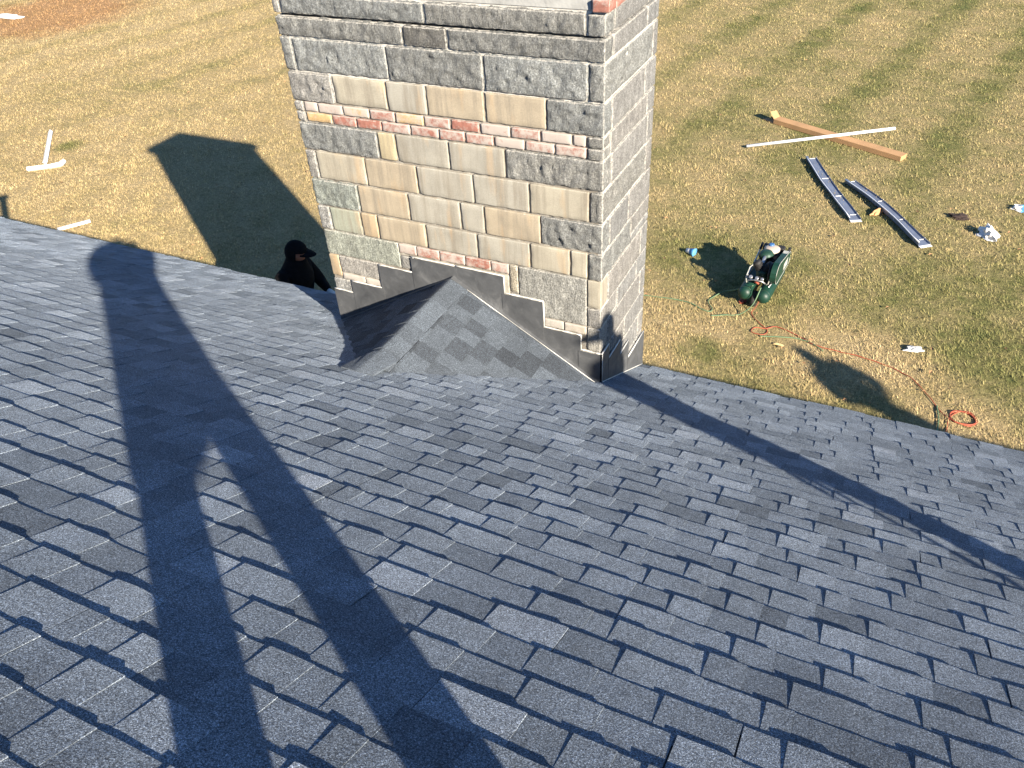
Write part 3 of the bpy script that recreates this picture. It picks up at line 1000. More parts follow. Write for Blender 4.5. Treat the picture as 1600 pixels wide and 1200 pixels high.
# top: cement band, corner bricks that stand proud, overhanging slab and flue
MB().box(CX0 + 0.01, -1.632, CY0 + 0.004, CY1 - 0.01, 5.752, 6.24, 0.004).build('cement_band', M['cement'], chim)
z = 5.752
for k in range(6):
    x0 = -1.618 if k % 2 == 0 else -1.618
    y1 = CY0 + (0.075 if k % 2 == 0 else 0.17)
    stone('B', x0, CX1 + 0.028, CY0 - 0.024, y1, z, z + 0.064, BR(0.05), random.uniform(0, 90), ())
    stone('B', CX1 - 0.10, CX1 + 0.028, y1 + 0.012, y1 + 0.22, z, z + 0.064, BR(0.1), random.uniform(0, 90), ())
    z += 0.076
MB().box(CX0 - 0.06, CX1 + 0.06, CY0 - 0.06, CY1 + 0.07, 6.242, Z_TOP, 0.015).build('cap_slab', M['cement'], chim)
for fx in (-3.1, -2.2):
    MB().lathe([(0, 0.15), (0.12, 0.15), (0.12, 0.12), (0.02, 0.12)], (fx, 4.7, Z_TOP), (0, 0, 1), 16).build('flue_liner', M['brick'], chim, attrs={'edge': [0.05] * 64})

# ---- lead step flashing
def plate_front(poly, name='flashing', off=0.012, th=0.004):
    n = len(poly)
    g = MB()
    v = [(x, CY0 - off, z) for x, z in poly] + [(x, CY0 - off + th, z) for x, z in poly]
    g.add(v, [tuple(range(n)), tuple(range(2 * n - 1, n - 1, -1))] + [(i, (i + 1) % n, (i + 1) % n + n, i + n) for i in range(n)])
    return g.build(name, M['lead'], chim)
def czl(x):  # cricket surface along the chimney face
    return Z_PEAK - abs(x - CXM) * cs
steps = [(CX0 - 0.004, -3.56, 3.60), (-3.575, -3.28, 3.704), (-3.295, -2.98, 3.900), (-2.995, -2.62, 4.026), (-2.635, -2.258, 4.024), (-2.273, -1.966, 3.884), (-1.981, -1.690, 3.672), (-1.705, CX1 + 0.004, 3.550)]
for i, (x0, x1, zt_) in enumerate(steps):
    zb = [(x1, czl(x1) + 0.012), (x0, czl(x0) + 0.012)]
    if x0 < CXM < x1: zb = [(x1, czl(x1) + 0.012), (CXM, Z_PEAK + 0.012), (x0, czl(x0) + 0.012)]
    d_ = 0.003 if i % 2 else 0.0
    plate_front([(x0, zt_), (x1, zt_ - 0.004)] + zb, off=0.016 + d_ + 0.0008 * i)
    # sealant bead on the let-in top edge
    pts = [(x0 + (x1 - x0) * k / 8, CY0 - 0.010 + random.uniform(-.002, .002), zt_ + 0.004 - 0.004 * k / 8) for k in range(9)]
    MB().tube(pts, [random.uniform(0.003, 0.008) for _ in pts], 6).build('sealant_lit_edge_bead', M['caulk_lit_edge'], chim)
for xx, za, zb_ in ((-3.56, 3.60, 3.704), (-3.28, 3.704, 3.90), (-2.98, 3.90, 4.026), (-2.258, 3.884, 4.024), (-1.966, 3.672, 3.884), (-1.69, 3.55, 3.672)):
    MB().tube([(xx, CY0 - 0.010, za), (xx + random.uniform(-.003, .003), CY0 - 0.011, (za + zb_) / 2), (xx, CY0 - 0.010, zb_)], 0.006, 6).build('sealant_lit_edge_bead', M['caulk_lit_edge'], chim)
# folded hem of the flashing where it turns out over the cricket
for s_ in (1, -1):
    g = MB(); xe = CX1 if s_ > 0 else CX0
    n_ = 10
    v = []
    for k in range(n_ + 1):
        x = CXM + (xe - CXM) * k / n_
        zc = czl(x)
        for (dy, dz) in ((-0.018, 0.055), (-0.022, 0.014), (-0.055, 0.0125), (-0.056, 0.009)):
            v.append((x, CY0 + dy, zc + dz + 0.002 * random.random()))
    g.add(v, [(k * 4 + j, k * 4 + j + 1, k * 4 + j + 5, k * 4 + j + 4) for k in range(n_) for j in range(3)])
    g.build('flashing_apron', M['lead'], chim)
    if s_ > 0:  # pale bead stands in for the sunlit edge of the hem
        pts = [(CXM + (xe - CXM) * k / 14, CY0 - 0.052, czl(CXM + (xe - CXM) * k / 14) + 0.012) for k in range(15)]
        MB().tube(pts, [random.uniform(0.0018, 0.0042) for _ in pts], 6).build('sealant_lit_edge_bead', M['caulk_lit_edge'], chim)
# right side: stepped plates running down with the roof
sidest = [(CY0 - 0.018, 4.36, 3.552), (4.345, 4.60, 3.425), (4.585, 4.80, 3.290), (4.785, CY1 + 0.004, 3.125)]
for i, (y0, y1, zt_) in enumerate(sidest):
    poly = [(y0, zt_), (y1, zt_), (y1, roofz(y1) + 0.010), (y0, roofz(y0) + 0.010)]
    xo = CX1 + 0.020 + 0.002 * (i % 2)
    v = [(xo, y, z) for y, z in poly] + [(xo - 0.004, y, z) for y, z in poly]
    MB().add(v, [(0, 1, 2, 3), (7, 6, 5, 4), (0, 4, 5, 1), (1, 5, 6, 2), (2, 6, 7, 3), (3, 7, 4, 0)]).build('flashing', M['lead'], chim)
    MB().tube([(CX1 + 0.014, y0, zt_ + 0.004), (CX1 + 0.015, (y0 + y1) / 2, zt_ + 0.005), (CX1 + 0.014, y1, zt_ + 0.003)], 0.006, 6).build('sealant_lit_edge_bead', M['caulk_lit_edge'], chim)
pts = [(CX1 + 0.024, CY0 - 0.02 + (CY1 - CY0 + 0.02) * k / 8, roofz(CY0 - 0.02 + (CY1 - CY0 + 0.02) * k / 8) + 0.014) for k in range(9)]
MB().tube(pts, 0.0035, 6).build('sealant_lit_edge_bead', M['caulk_lit_edge'], chim)
MB().tube([(CX1 + 0.019, CY0 - 0.019, 3.552), (CX1 + 0.02, CY0 - 0.02, 3.30)], 0.0025, 6).build('sealant_lit_edge_bead', M['caulk_lit_edge'], chim)

# ------------------------------------------------------------------ people
def skin_mesh(pts, edges, sub=2):
    """pts: {name: (x, y, z, r)}; a single tapered surface grown over the joints"""
    names = list(pts)
    me = bpy.data.meshes.new('tmp')
    me.from_pydata([pts[n][:3] for n in names], [(names.index(a), names.index(b)) for a, b in edges], [])
    o = bpy.data.objects.new('tmp', me)
    col.objects.link(o)
    sk = o.modifiers.new('s', 'SKIN')
    sk.use_smooth_shade = True
    for i, n in enumerate(names):
        r = pts[n][3]
        rr = r if isinstance(r, tuple) else (r, r)
        d = me.skin_vertices[0].data[i]
        d.radius = rr
        d.use_root = (i == 0)
    sb = o.modifiers.new('b', 'SUBSURF'); sb.levels = sub; sb.render_levels = sub
    dg = bpy.context.evaluated_depsgraph_get()
    out = bpy.data.meshes.new_from_object(o.evaluated_get(dg))
    v = [q.co[:] for q in out.vertices]; f = [tuple(p.vertices) for p in out.polygons]
    bpy.data.objects.remove(o); bpy.data.meshes.remove(me); bpy.data.meshes.remove(out)
    return v, f

def head_geo(c, fwd, up=Vector((0, 0, 1)), s=1.0):
    """a head with brow, nose, mouth, chin and ears about centre c"""
    fwd = Vector(fwd).normalized(); rt = fwd.cross(up).normalized(); up = rt.cross(fwd).normalized()
    bm = bmesh.new()
    bmesh.ops.create_uvsphere(bm, u_segments=28, v_segments=20, radius=1.0)
    for q in bm.verts:
        x, y, z = q.co
        X, Y, Z = x * 0.076, y * 0.098, z * 0.118
        if z < 0:
            X *= 1 - 0.32 * z * z; Y *= 1 - 0.12 * z * z
        front = max(0.0, y)
        def bumpf(cx, cz, rx, rz, a):
            return a * math.exp(-((X - cx) / rx) ** 2 - ((Z - cz) / rz) ** 2) * (1 if y > 0 else 0)
        Y += bumpf(0, -0.012, 0.011, 0.020, 0.024)             # nose
        Y += bumpf(0, 0.024, 0.045, 0.010, 0.006)              # brow
        Y -= bumpf(0.030, 0.006, 0.014, 0.010, 0.010) + bumpf(-0.030, 0.006, 0.014, 0.010, 0.010)
        Y += bumpf(0, -0.050, 0.020, 0.007, 0.006)             # lips
        Y -= bumpf(0, -0.058, 0.020, 0.003, 0.003)
        Y += bumpf(0, -0.092, 0.022, 0.015, 0.012)             # chin
        ear = math.exp(-((Y + 0.005) / 0.016) ** 2 - ((Z + 0.008) / 0.026) ** 2)
        X += math.copysign(0.020 * ear, X) if abs(x) > 0.5 else 0
        q.co = Vector(c) + (rt * X + fwd * Y + up * Z) * s
    bm.verts.index_update()
    v = [q.co[:] for q in bm.verts]; f = [[q.index for q in fc.verts] for fc in bm.faces]
    bm.free()
    return v, f

def hand_geo(g, wrist, direc, palm_n, curl=0.5, side=1, s=1.0):
    """palm and five unequal bent fingers"""
    d = Vector(direc).normalized(); n = Vector(palm_n).normalized()
    n = (n - d * n.dot(d)).normalized()
    a = d.cross(n).normalized() * side
    w0 = Vector(wrist)
    prof = []
    pv = []
    for (t_, wd, th) in ((-0.01, 0.026, 0.019), (0.02, 0.033, 0.017), (0.06, 0.041, 0.014), (0.085, 0.040, 0.011)):
        ring = []
        for k in range(10):
            an = 2 * math.pi * k / 10
            ring.append(w0 + d * t_ * s + a * math.cos(an) * wd * s + n * math.sin(an) * th * s)
        pv += ring
    f = [(i * 10 + k, i * 10 + (k + 1) % 10, (i + 1) * 10 + (k + 1) % 10, (i + 1) * 10 + k) for i in range(3) for k in range(10)]
    f += [tuple(range(9, -1, -1)), tuple(30 + k for k in range(10))]
    g.add(pv, f, True)
    for (off, L) in ((0.029, 0.070), (0.010, 0.080), (-0.010, 0.074), (-0.029, 0.058)):
        p = w0 + d * 0.080 * s + a * off * s
        pts = [p]; dd = d.copy()
        for k, fr in enumerate((0.42, 0.32, 0.26)):
            an = curl * (0.55 + 0.35 * k)
            dd = (dd * math.cos(an) + n * math.sin(an)).normalized()
            p = p + dd * L * fr * s; pts.append(p)
        g.tube(pts, [0.0092 * s, 0.0088 * s, 0.0080 * s, 0.0055 * s], 7)
    p = w0 + d * 0.025 * s + a * 0.030 * s
    t1 = (d * 0.7 + a * 0.7 + n * 0.25).normalized()
    t2 = (d * 0.9 + a * 0.2 + n * 0.4).normalized()
    g.tube([p, p + t1 * 0.034 * s, p + t1 * 0.034 * s + t2 * 0.028 * s, p + t1 * 0.034 * s + t2 * 0.05 * s], [0.012 * s, 0.0105 * s, 0.009 * s, 0.006 * s], 7)

def make_person(name, base, fwd, J, label, head_fwd, cloth, legs_m, hands, hood=False, hand_mat=None, group=None, cap=True, bulk=1.0, sleeve=1.0):
    """J holds the joints in metres (right, forward, up) from base; one continuous body mesh with clothing over it"""
    root = thing(name, base, label, 'person', group)
    F = Vector((fwd[0], fwd[1], 0)).normalized(); Rt = Vector((F.y, -F.x, 0)); U = Vector((0, 0, 1)); B = Vector(base)
    W = lambda p: B + Rt * p[0] + F * p[1] + U * p[2]
    rad = {'pelvis': 0.125, 'belly': 0.118, 'chest': 0.138, 'neck': 0.058, 'headb': 0.062,
           'sl': 0.066, 'el': 0.043, 'wl': 0.029, 'sr': 0.066, 'er': 0.043, 'wr': 0.029,
           'hl': 0.094, 'kl': 0.060, 'al': 0.041, 'hr': 0.094, 'kr': 0.060, 'ar': 0.041, 'tl': 0.034, 'tr': 0.034}
    E_ = [('pelvis', 'belly'), ('belly', 'chest'), ('chest', 'neck'), ('neck', 'headb'), ('chest', 'sl'), ('sl', 'el'), ('el', 'wl'),
          ('chest', 'sr'), ('sr', 'er'), ('er', 'wr'), ('pelvis', 'hl'), ('hl', 'kl'), ('kl', 'al'), ('al', 'tl'), ('pelvis', 'hr'), ('hr', 'kr'), ('kr', 'ar'), ('ar', 'tr')]
    P = {k: (*W(J[k]), rad[k] * (0.78 if k in ('pelvis', 'belly', 'chest', 'sl', 'sr', 'hl', 'hr', 'el', 'er') else 1)) for k in rad}
    g = MB()
    v, f = skin_mesh(P, E_)
    g.add(v, f, True)
    hc = W(J['head'])
    hv, hf = head_geo(hc, head_fwd)
    g.add(hv, hf, True)
    for sd_, k in ((-1, 'l'), (1, 'r')):
        if hand_mat is None:
            hand_geo(g, W(J['w' + k]), hands[k][0], hands[k][1], hands[k][2], sd_)
    body = g.build('body', M['skin'], root)
    hf_ = Vector(head_fwd).normalized()
    rt_ = hf_.cross(U).normalized(); up_ = rt_.cross(hf_).normalized()
    for sx in (-1, 1):
        MB().lathe([(-0.006, 0.004), (-0.003, 0.009), (0.003, 0.009), (0.006, 0.004)], hc + rt_ * 0.030 * sx + hf_ * 0.083 + up_ * 0.006, hf_, 10).build('eye', M['eye'], body)
    if hand_mat is not None:
        for sd_, k in ((-1, 'l'), (1, 'r')):
            g = MB(); hand_geo(g, W(J['w' + k]), hands[k][0], hands[k][1], hands[k][2], sd_, 1.1)
            g.build('glove', hand_mat, root)
    # jacket over torso and arms
    inc = {'pelvis': 0.148, 'belly': 0.142, 'chest': 0.160, 'sl': 0.088, 'el': 0.070, 'wl': 0.043, 'sr': 0.088, 'er': 0.070, 'wr': 0.043}
    Pj = {k: (*W(J[k]), inc[k] * ((bulk * (1.12 if k == 'belly' and bulk > 1.5 else 0.88 if k == 'pelvis' and bulk > 1.5 else 1) if k[0] in 'bcp' else 1) * (sleeve if k[0] in 'sew' else 1))) for k in inc}
    nk = W(J['neck']); Pj['col'] = (*(nk * (0.8 if hood else 0.6) + W(J['chest']) * (0.2 if hood else 0.4)), 0.125 if hood else 0.085)
    v, f = skin_mesh(Pj, [('pelvis', 'belly'), ('belly', 'chest'), ('chest', 'col'), ('chest', 'sl'), ('sl', 'el'), ('el', 'wl'), ('chest', 'sr'), ('sr', 'er'), ('er', 'wr')])
    MB().add(v, f, True).build('jacket', cloth, root)
    ch_, nk_, hb_ = W(J['chest']), W(J['neck']), W(J['headb'])
    r0 = 0.150 * bulk
    if hood:
        MB().tube([ch_, ch_.lerp(nk_, 0.5), nk_, hb_, hb_.lerp(W(J['head']), 0.4)], [r0, r0 * 0.98, 0.135, 0.112, 0.098], 16).build('cowl', cloth, root)
    else:
        MB().tube([ch_, ch_.lerp(nk_, 0.55), nk_, nk_.lerp(hb_, 0.4)], [r0, r0 * 0.9, 0.088, 0.080], 16).build('collar', cloth, root)
    tr = {'pelvis': 0.140, 'hl': 0.112, 'kl': 0.082, 'al': 0.062, 'hr': 0.112, 'kr': 0.082, 'ar': 0.062}
    Pt = {k: (*W(J[k]), tr[k]) for k in tr}
    v, f = skin_mesh(Pt, [('pelvis', 'hl'), ('hl', 'kl'), ('kl', 'al'), ('pelvis', 'hr'), ('hr', 'kr'), ('kr', 'ar')])
    MB().add(v, f, True).build('trousers', legs_m, root)
    for k in ('l', 'r'):
        a = W(J['a' + k]); t_ = W(J['t' + k])
        dr = (t_ - a).normalized()
        g = MB()
        g.tube([a - dr * 0.07, a - dr * 0.02, a + dr * 0.06, a + dr * 0.13, t_ + dr * 0.02], [0.038, 0.052, 0.050, 0.047, 0.026], 12)
        g.build('boot', M['boot'], root)
    # hair or hood, cap with a bill
    g = MB()
    bm = bmesh.new()
    bmesh.ops.create_uvsphere(bm, u_segments=24, v_segments=16, radius=1.0)
    kill = []
    for q in bm.verts:
        x, y, z = q.co
        k = 1.0
        q.co = hc + rt_ * x * (0.098 if hood else 0.084) + hf_ * (y * (0.118 if hood else 0.104) - 0.012) + up_ * (z * (0.140 if hood else 0.122) + 0.004)
        if y > 0.42 and z < 0.45: kill.append(q)
        elif not hood and z < -0.45: kill.append(q)
    bmesh.ops.delete(bm, geom=kill, context='VERTS')
    g.bm(bm, True)
    g.build('hood' if hood else 'hair', cloth if hood else M['hair'], root)
    if cap:
        bm = bmesh.new()
        bmesh.ops.create_uvsphere(bm, u_segments=24, v_segments=14, radius=1.0)
        kill = []
        for q in bm.verts:
            x, y, z = q.co
            if z < 0.0: kill.append(q)
            q.co = hc + rt_ * x * 0.094 + hf_ * (y * 0.114 - 0.002) + up_ * (z * 0.105 + 0.036)
        bmesh.ops.delete(bm, geom=kill, context='VERTS')
        cp = MB().bm(bm, True).build('cap', cloth, root)
        vv = []
        for (rr, dz) in ((0.0, 0.0), (0.4, -0.002), (0.75, -0.008), (1.0, -0.016)):
            for k in range(9):
                an = math.pi * (k / 8)
                vv.append(hc + rt_ * math.cos(an) * 0.088 + hf_ * (0.060 + math.sin(an) * 0.048 + rr * 0.105 * math.sin(an)) + up_ * (0.042 + dz - 0.012 * abs(math.cos(an))))
        lo_ = [p - up_ * 0.005 for p in vv]
        gg = MB().add(vv, [(i * 9 + k, i * 9 + k + 1, (i + 1) * 9 + k + 1, (i + 1) * 9 + k) for i in range(3) for k in range(8)], True)
        gg.add(lo_, [(i * 9 + k, i * 9 + k + 1, (i + 1) * 9 + k + 1, (i + 1) * 9 + k) for i in range(3) for k in range(8)], True)
        gg.build('bill', cloth, cp)
    return root

FW = Vector((-0.822, 0.569, 0)); RTV = Vector((0.569, 0.822, 0))
def kneel(base, arms, spread=(0.18, 0.25), F=FW):
    bz = Vector(base); RT = Vector((F.y, -F.x, 0))
    def gz(p):   # roof height under a local point, relative to base
        wpt = bz + RT * p[0] + F * p[1]
        return roofz(wpt.y) + 0.012 - bz.z
    J = {'pelvis': (-0.03, -0.06, 0.60), 'belly': (-0.035, -0.03, 0.75), 'chest': (-0.035, -0.01, 0.93), 'neck': (-0.02, 0.02, 1.09), 'headb': (-0.02, 0.04, 1.14), 'head': (-0.02, 0.06, 1.22),
         'hl': (-0.135, -0.04, 0.50), 'hr': (0.085, -0.04, 0.50)}
    kl = (-spread[0], 0.06); kr = (spread[1], 0.06)
    J['kl'] = (*kl, gz(kl) + 0.075); J['kr'] = (*kr, gz(kr) + 0.075)
    al = (-spread[0] - 0.02, -0.34); ar = (spread[1] + 0.02, -0.34)
    J['al'] = (*al, gz(al) + 0.065); J['ar'] = (*ar, gz(ar) + 0.065)
    tl = (al[0], -0.48); trr = (ar[0], -0.48)
    J['tl'] = (*tl, gz(tl) + 0.045); J['tr'] = (*trr, gz(trr) + 0.045)
    J.update(arms)
    return J

# the one who takes the picture kneels on the slope holding the phone up in front of the face
pb = Vector((0.33, -0.23, 0)); pb.z = roofz(pb.y)
viewd = VM[2]
ph = CAM - viewd * 0.022
loc = lambda p: ((p - pb).dot(RTV), (p - pb).dot(FW), (p - pb).z)
side = VM[0]
wl_ = ph - side * 0.115 - Vector((0, 0, 0.075)) - viewd * 0.03
wr_ = ph + side * 0.115 - Vector((0, 0, 0.075)) - viewd * 0.03
J = kneel(pb, {'sl': (-0.17, 0.0, 1.09), 'el': (-0.26, 0.16, 1.17), 'wl': loc(wl_), 'sr': (0.12, 0.0, 1.07), 'er': (0.245, 0.14, 1.12), 'wr': loc(wr_), 'chest': (-0.035, -0.01, 0.97), 'neck': (-0.02, 0.02, 1.11), 'head': (-0.02, 0.06, 1.215), 'hr': (0.12, -0.04, 0.54), 'hl': (-0.145, -0.04, 0.53), 'pelvis': (-0.03, -0.06, 0.64), 'belly': (-0.04, -0.03, 0.80)})
photographer = make_person('person', pb, FW, J, 'person in dark navy hooded jacket kneeling on the shingles, holding up a phone', (-0.72, 0.66, -0.30), M['cloth2'], M['jeans'],
            {'l': (side * 0.75 + Vector((0, 0, 0.7)), viewd, 0.7), 'r': (-side * 0.75 + Vector((0, 0, 0.7)), viewd, 0.7)}, cap=False, bulk=1.3, hood=True, sleeve=1.5)
# long loose garment, added and shaped to give the cast shadow straight sides
g = MB(); rings = [(0.515, -0.245, 0.205), (0.535, -0.258, 0.214), (0.60, -0.258, 0.214), (0.72, -0.256, 0.200), (0.87, -0.254, 0.185), (1.0, -0.258, 0.195), (1.10, -0.25, 0.20), (1.17, -0.17, 0.13), (1.20, -0.08, 0.05)]
vv = []
for (h, wl0, wr0) in rings:
    c_ = (wl0 + wr0) / 2; a_ = (wr0 - wl0) / 2
    for k in range(24):
        an = 2 * math.pi * k / 24
        fold = 1 + 0.025 * math.sin(an * 7 + h * 3) * (1.2 - h)
        vv.append(pb + RTV * (c_ + a_ * math.cos(an) * fold) + FW * (-0.03 + min(0.17, a_ * 0.75) * math.sin(an) * fold) + Vector((0, 0, h)))
g.add(vv, [(i * 24 + k, i * 24 + (k + 1) % 24, (i + 1) * 24 + (k + 1) % 24, (i + 1) * 24 + k) for i in range(len(rings) - 1) for k in range(24)], True)
g.build('shadow_coat', M['cloth2'], photographer)
g = MB().box(-0.075, 0.075, -0.037, 0.037, -0.004, 0.004, 0.003)
g.xf(Matrix.Translation(ph) @ rot.to_4x4())
phone = g.build('phone', M['phone'])
tag(phone, 'black phone held level in both hands by the kneeling person', 'phone')

# a second one kneels further along the roof, side on to the sun
f2 = Vector((-0.569, -0.822, 0))
hd = Vector((-1.549, 4.241, 3.73)) + SUN * 5.9
b2 = Vector((hd.x, hd.y, 0)) - f2 * 0.06 + RTV * 0.09; b2.z = roofz(b2.y)
J2 = kneel(b2, {'sl': (-0.20, 0.02, 1.02), 'el': (-0.24, 0.00, 0.76), 'wl': (-0.15, 0.12, 0.62), 'sr': (0.16, 0.02, 1.02), 'er': (0.20, 0.00, 0.76), 'wr': (0.11, 0.12, 0.62)}, (0.10, 0.10), f2)
make_person('person', b2, f2, J2, 'person in navy jacket and cap kneeling side on, hands in the lap', (-0.569, -0.822, -0.25), M['cloth2'], M['jeans'],
            {'l': ((-0.2, -0.2, -0.9), (-.5, -.7, 0), 0.6), 'r': ((-0.2, -0.2, -0.9), (-.5, -.7, 0), 0.6)}, bulk=1.6, sleeve=1.25)

# a third, added out of frame to the right to cast the lawn shadow
b3 = Vector((8.75, 3.32, 0)); b3.z = roofz(b3.y)
J3 = kneel(b3, {'belly': (-0.035, 0.0, 0.76), 'chest': (-0.035, 0.08, 0.93), 'sl': (-0.24, 0.10, 0.99), 'el': (-0.32, 0.14, 0.74), 'wl': (-0.18, 0.32, 0.60), 'sr': (0.18, 0.10, 0.99), 'er': (0.27, 0.14, 0.74), 'wr': (0.14, 0.32, 0.60),
               'head': (-0.02, 0.25, 1.08), 'headb': (-0.025, 0.20, 1.03), 'neck': (-0.03, 0.16, 1.00)})
make_person('person', b3, FW, J3, 'added unseen person in dark hooded top, crouched to cast the lawn shadow', (-0.7, 0.6, -0.7), M['cloth2'], M['jeans'],
            {'l': ((-0.5, 0.4, -0.8), (0, 0, -1), 0.6), 'r': ((-0.5, 0.4, -0.8), (0, 0, -1), 0.6)}, hood=True, cap=False, bulk=1.25, sleeve=1.25)

# the worker in black on a ladder platform at the eave, in the chimney's shade
b4 = Vector((-5.70, 5.80, 1.12))
f4 = Vector((1.0, -0.05, 0)).normalized()
J4 = {'pelvis': (0, -0.03, 0.93), 'belly': (0, 0.0, 1.09), 'chest': (0, 0.05, 1.27), 'neck': (0, 0.09, 1.46), 'headb': (0, 0.11, 1.53), 'head': (0, 0.14, 1.62),
      'sl': (-0.19, 0.05, 1.38), 'el': (-0.24, 0.15, 1.14), 'wl': (-0.12, 0.36, 1.13), 'sr': (0.19, 0.03, 1.38), 'er': (0.25, 0.16, 1.19), 'wr': (0.13, 0.42, 1.22),
      'hl': (-0.10, -0.03, 0.87), 'hr': (0.10, -0.03, 0.87), 'kl': (-0.12, 0.0, 0.47), 'kr': (0.12, 0.0, 0.47),
      'al': (-0.13, -0.04, 0.085), 'ar': (0.13, -0.04, 0.085), 'tl': (-0.14, 0.12, 0.045), 'tr': (0.14, 0.12, 0.045)}
make_person('person', b4, f4, J4, 'person in black hooded top and black cap working beside the chimney at the eave', (0.93, 0.34, -0.22), M['hoodie'], M['hoodie'],
            {'l': ((1, -0.1, -0.5), (0, 0, -1), 0.6), 'r': ((1, 0.1, -0.5), (0, 0, -1), 0.6)}, hood=True, hand_mat=M['glove'], bulk=1.22)
# what the worker holds: a folded pale offcut of trim
g = MB()
oc_ = [(-5.26, 5.66, 2.375), (-5.10, 5.52, 2.315), (-5.07, 5.56, 2.315), (-5.23, 5.70, 2.375)]
g.add(oc_ + [(x, y_, z - 0.006) for x, y_, z in oc_],
      [(0, 1, 2, 3), (7, 6, 5, 4), (0, 4, 5, 1), (1, 5, 6, 2), (2, 6, 7, 3), (3, 7, 4, 0)])
tag(g.build('trim_offcut', M['white']), 'small white metal offcut in the hands of the person in black', 'offcut')
# step platform under the worker
wp = thing('work_platform', (-5.70, 5.81, 0), 'aluminium step platform on four legs under the person in black', 'platform')
MB().box(-6.15, -5.25, 5.60, 6.02, 1.075, 1.118, 0.004).build('deck', M['alu'], wp)
for sx in (-1, 1):
    for sy in (-1, 1):
        MB().tube([(-5.70 + 0.58 * sx, 5.81 + 0.26 * sy, 0), (-5.70 + 0.41 * sx, 5.81 + 0.18 * sy, 1.08)], 0.022, 8).build('leg', M['alu'], wp)
    for k in range(4):
        z = 0.24 * (k + 1)
        xx = -5.70 + sx * (0.58 - 0.17 * z / 1.08); yy = 0.26 - 0.08 * z / 1.08
        MB().tube([(xx, 5.81 - yy, z), (xx, 5.81 + yy, z)], 0.014, 8).build('rung', M['alu'], wp)

# pipe added out of view on the far left to cast a lawn shadow
fp = thing('shadow_flue_pipe', (-7.9, 3.3, roofz(3.3)), 'added galvanised flue pipe with a flat cap, unseen, casting a lawn shadow', 'flue')
zf = roofz(3.3)
MB().lathe([(-0.2, 0.075), (0.92, 0.075)], (-7.9, 3.3, zf), (0, 0, 1), 20).build('shadow_pipe', M['galv'], fp)
MB().lathe([(0.90, 0.02), (0.92, 0.13), (0.95, 0.13), (1.0, 0.02)], (-7.9, 3.3, zf), (0, 0, 1), 20).build('cap', M['galv'], fp)
MB().lathe([(0.10, 0.078), (0.07, 0.14), (0.06, 0.14), (0.09, 0.078)], (-7.9, 3.3, zf), (0, 0, 1), 20).build('shadow_pipe_collar', M['galv'], fp)

# ------------------------------------------------------------------ things on the lawn
# twin tank wheelbarrow compressor
AXC = Vector((-1.46, 11.10, 0))
cp = thing('air_compressor', AXC, 'green twin tank wheeled air compressor standing on the grass', 'compressor')
CM = Matrix.Translation(AXC) @ Matrix.Rotation(R(-4), 4, 'Z') @ Matrix.Diagonal((0.94, 0.94, 0.97, 1))
def cpart(name, mat, g, par=None):
    g.xf(CM)
    return g.build(name, mat, par or cp)
def tank(x):
    L = 0.50
    prof = [(-L - 0.085, 0.01), (-L - 0.075, 0.06), (-L - 0.045, 0.092), (-L, 0.110), (L - 0.12, 0.110), (L - 0.075, 0.092), (L - 0.045, 0.06), (L - 0.035, 0.01)]
    t_ = cpart('tank', M['green'], MB().lathe(prof, (x, 0, 0.24), (0, 1, 0), 24))
    cpart('weld_band', M['dkgreen'], MB().lathe([(-L + 0.004, 0.1105), (-L + 0.004, 0.1135), (-L + 0.02, 0.1135), (-L + 0.02, 0.1105)], (x, 0, 0.24), (0, 1, 0), 24), t_)
tank(-0.145); tank(0.145)
cpart('saddle_plate', M['dkgreen'], MB().box(-0.20, 0.24, -0.22, 0.46, 0.362, 0.378, 0.003))
# belt guard: long rounded pan on the right with a pale edge strip
def pan(x0, x1, outline):
    n = len(outline)
    v = [(x0, y, z) for y, z in outline] + [(x1, y, z) for y, z in outline]
    return MB().add(v, [tuple(range(n)), tuple(range(2 * n - 1, n - 1, -1))] + [(i, (i + 1) % n, (i + 1) % n + n, i + n) for i in range(n)])
ol = []
for k in range(9):
    an = math.pi / 2 + math.pi * k / 8
    ol.append((-0.26 + 0.17 * math.cos(an), 0.56 + 0.17 * math.sin(an)))
for k in range(9):
    an = -math.pi / 2 + math.pi * k / 8
    ol.append((0.36 + 0.115 * math.cos(an), 0.50 + 0.115 * math.sin(an)))
bgd = cpart('belt_guard', M['green'], pan(0.185, 0.275, ol))
cpart('guard_rim', M['label'], MB().tube([(0.277, y, z) for y, z in ol] + [(0.277, *ol[0])], 0.0045, 6), bgd)
cpart('sticker', M['label'], MB().box(0.277, 0.279, 0.05, 0.30, 0.44, 0.56), bgd)
cpart('sticker', M['label'], MB().box(0.190, 0.270, 0.16, 0.34, 0.648, 0.652).xf(Matrix.Translation((0, 0, -0.015))), bgd)
# pump: crankcase, twin finned cylinders and head
pm = cpart('pump', M['dkgreen'], MB().lathe([(0, 0.085), (0.03, 0.10), (0.13, 0.10), (0.16, 0.08)], (0.02, -0.20, 0.38), (0, 0, 1), 16))
for sx in (-1, 1):
    ax = Vector((0.55 * sx, 0, 0.83)).normalized()
    pr = [(0, 0.055)]
    for k in range(7):
        t_ = 0.02 + k * 0.022
        pr += [(t_, 0.055), (t_, 0.075), (t_ + 0.009, 0.075), (t_ + 0.009, 0.055)]
    pr += [(0.19, 0.07), (0.22, 0.06)]
    cpart('cylinder', M['black'], MB().lathe(pr, Vector((0.02, -0.20, 0.47)), ax, 16), pm)
cpart('flywheel', M['black'], MB().lathe([(0, 0.15), (0.035, 0.15)], (0.135, -0.24, 0.54), (1, 0, 0), 20), pm)
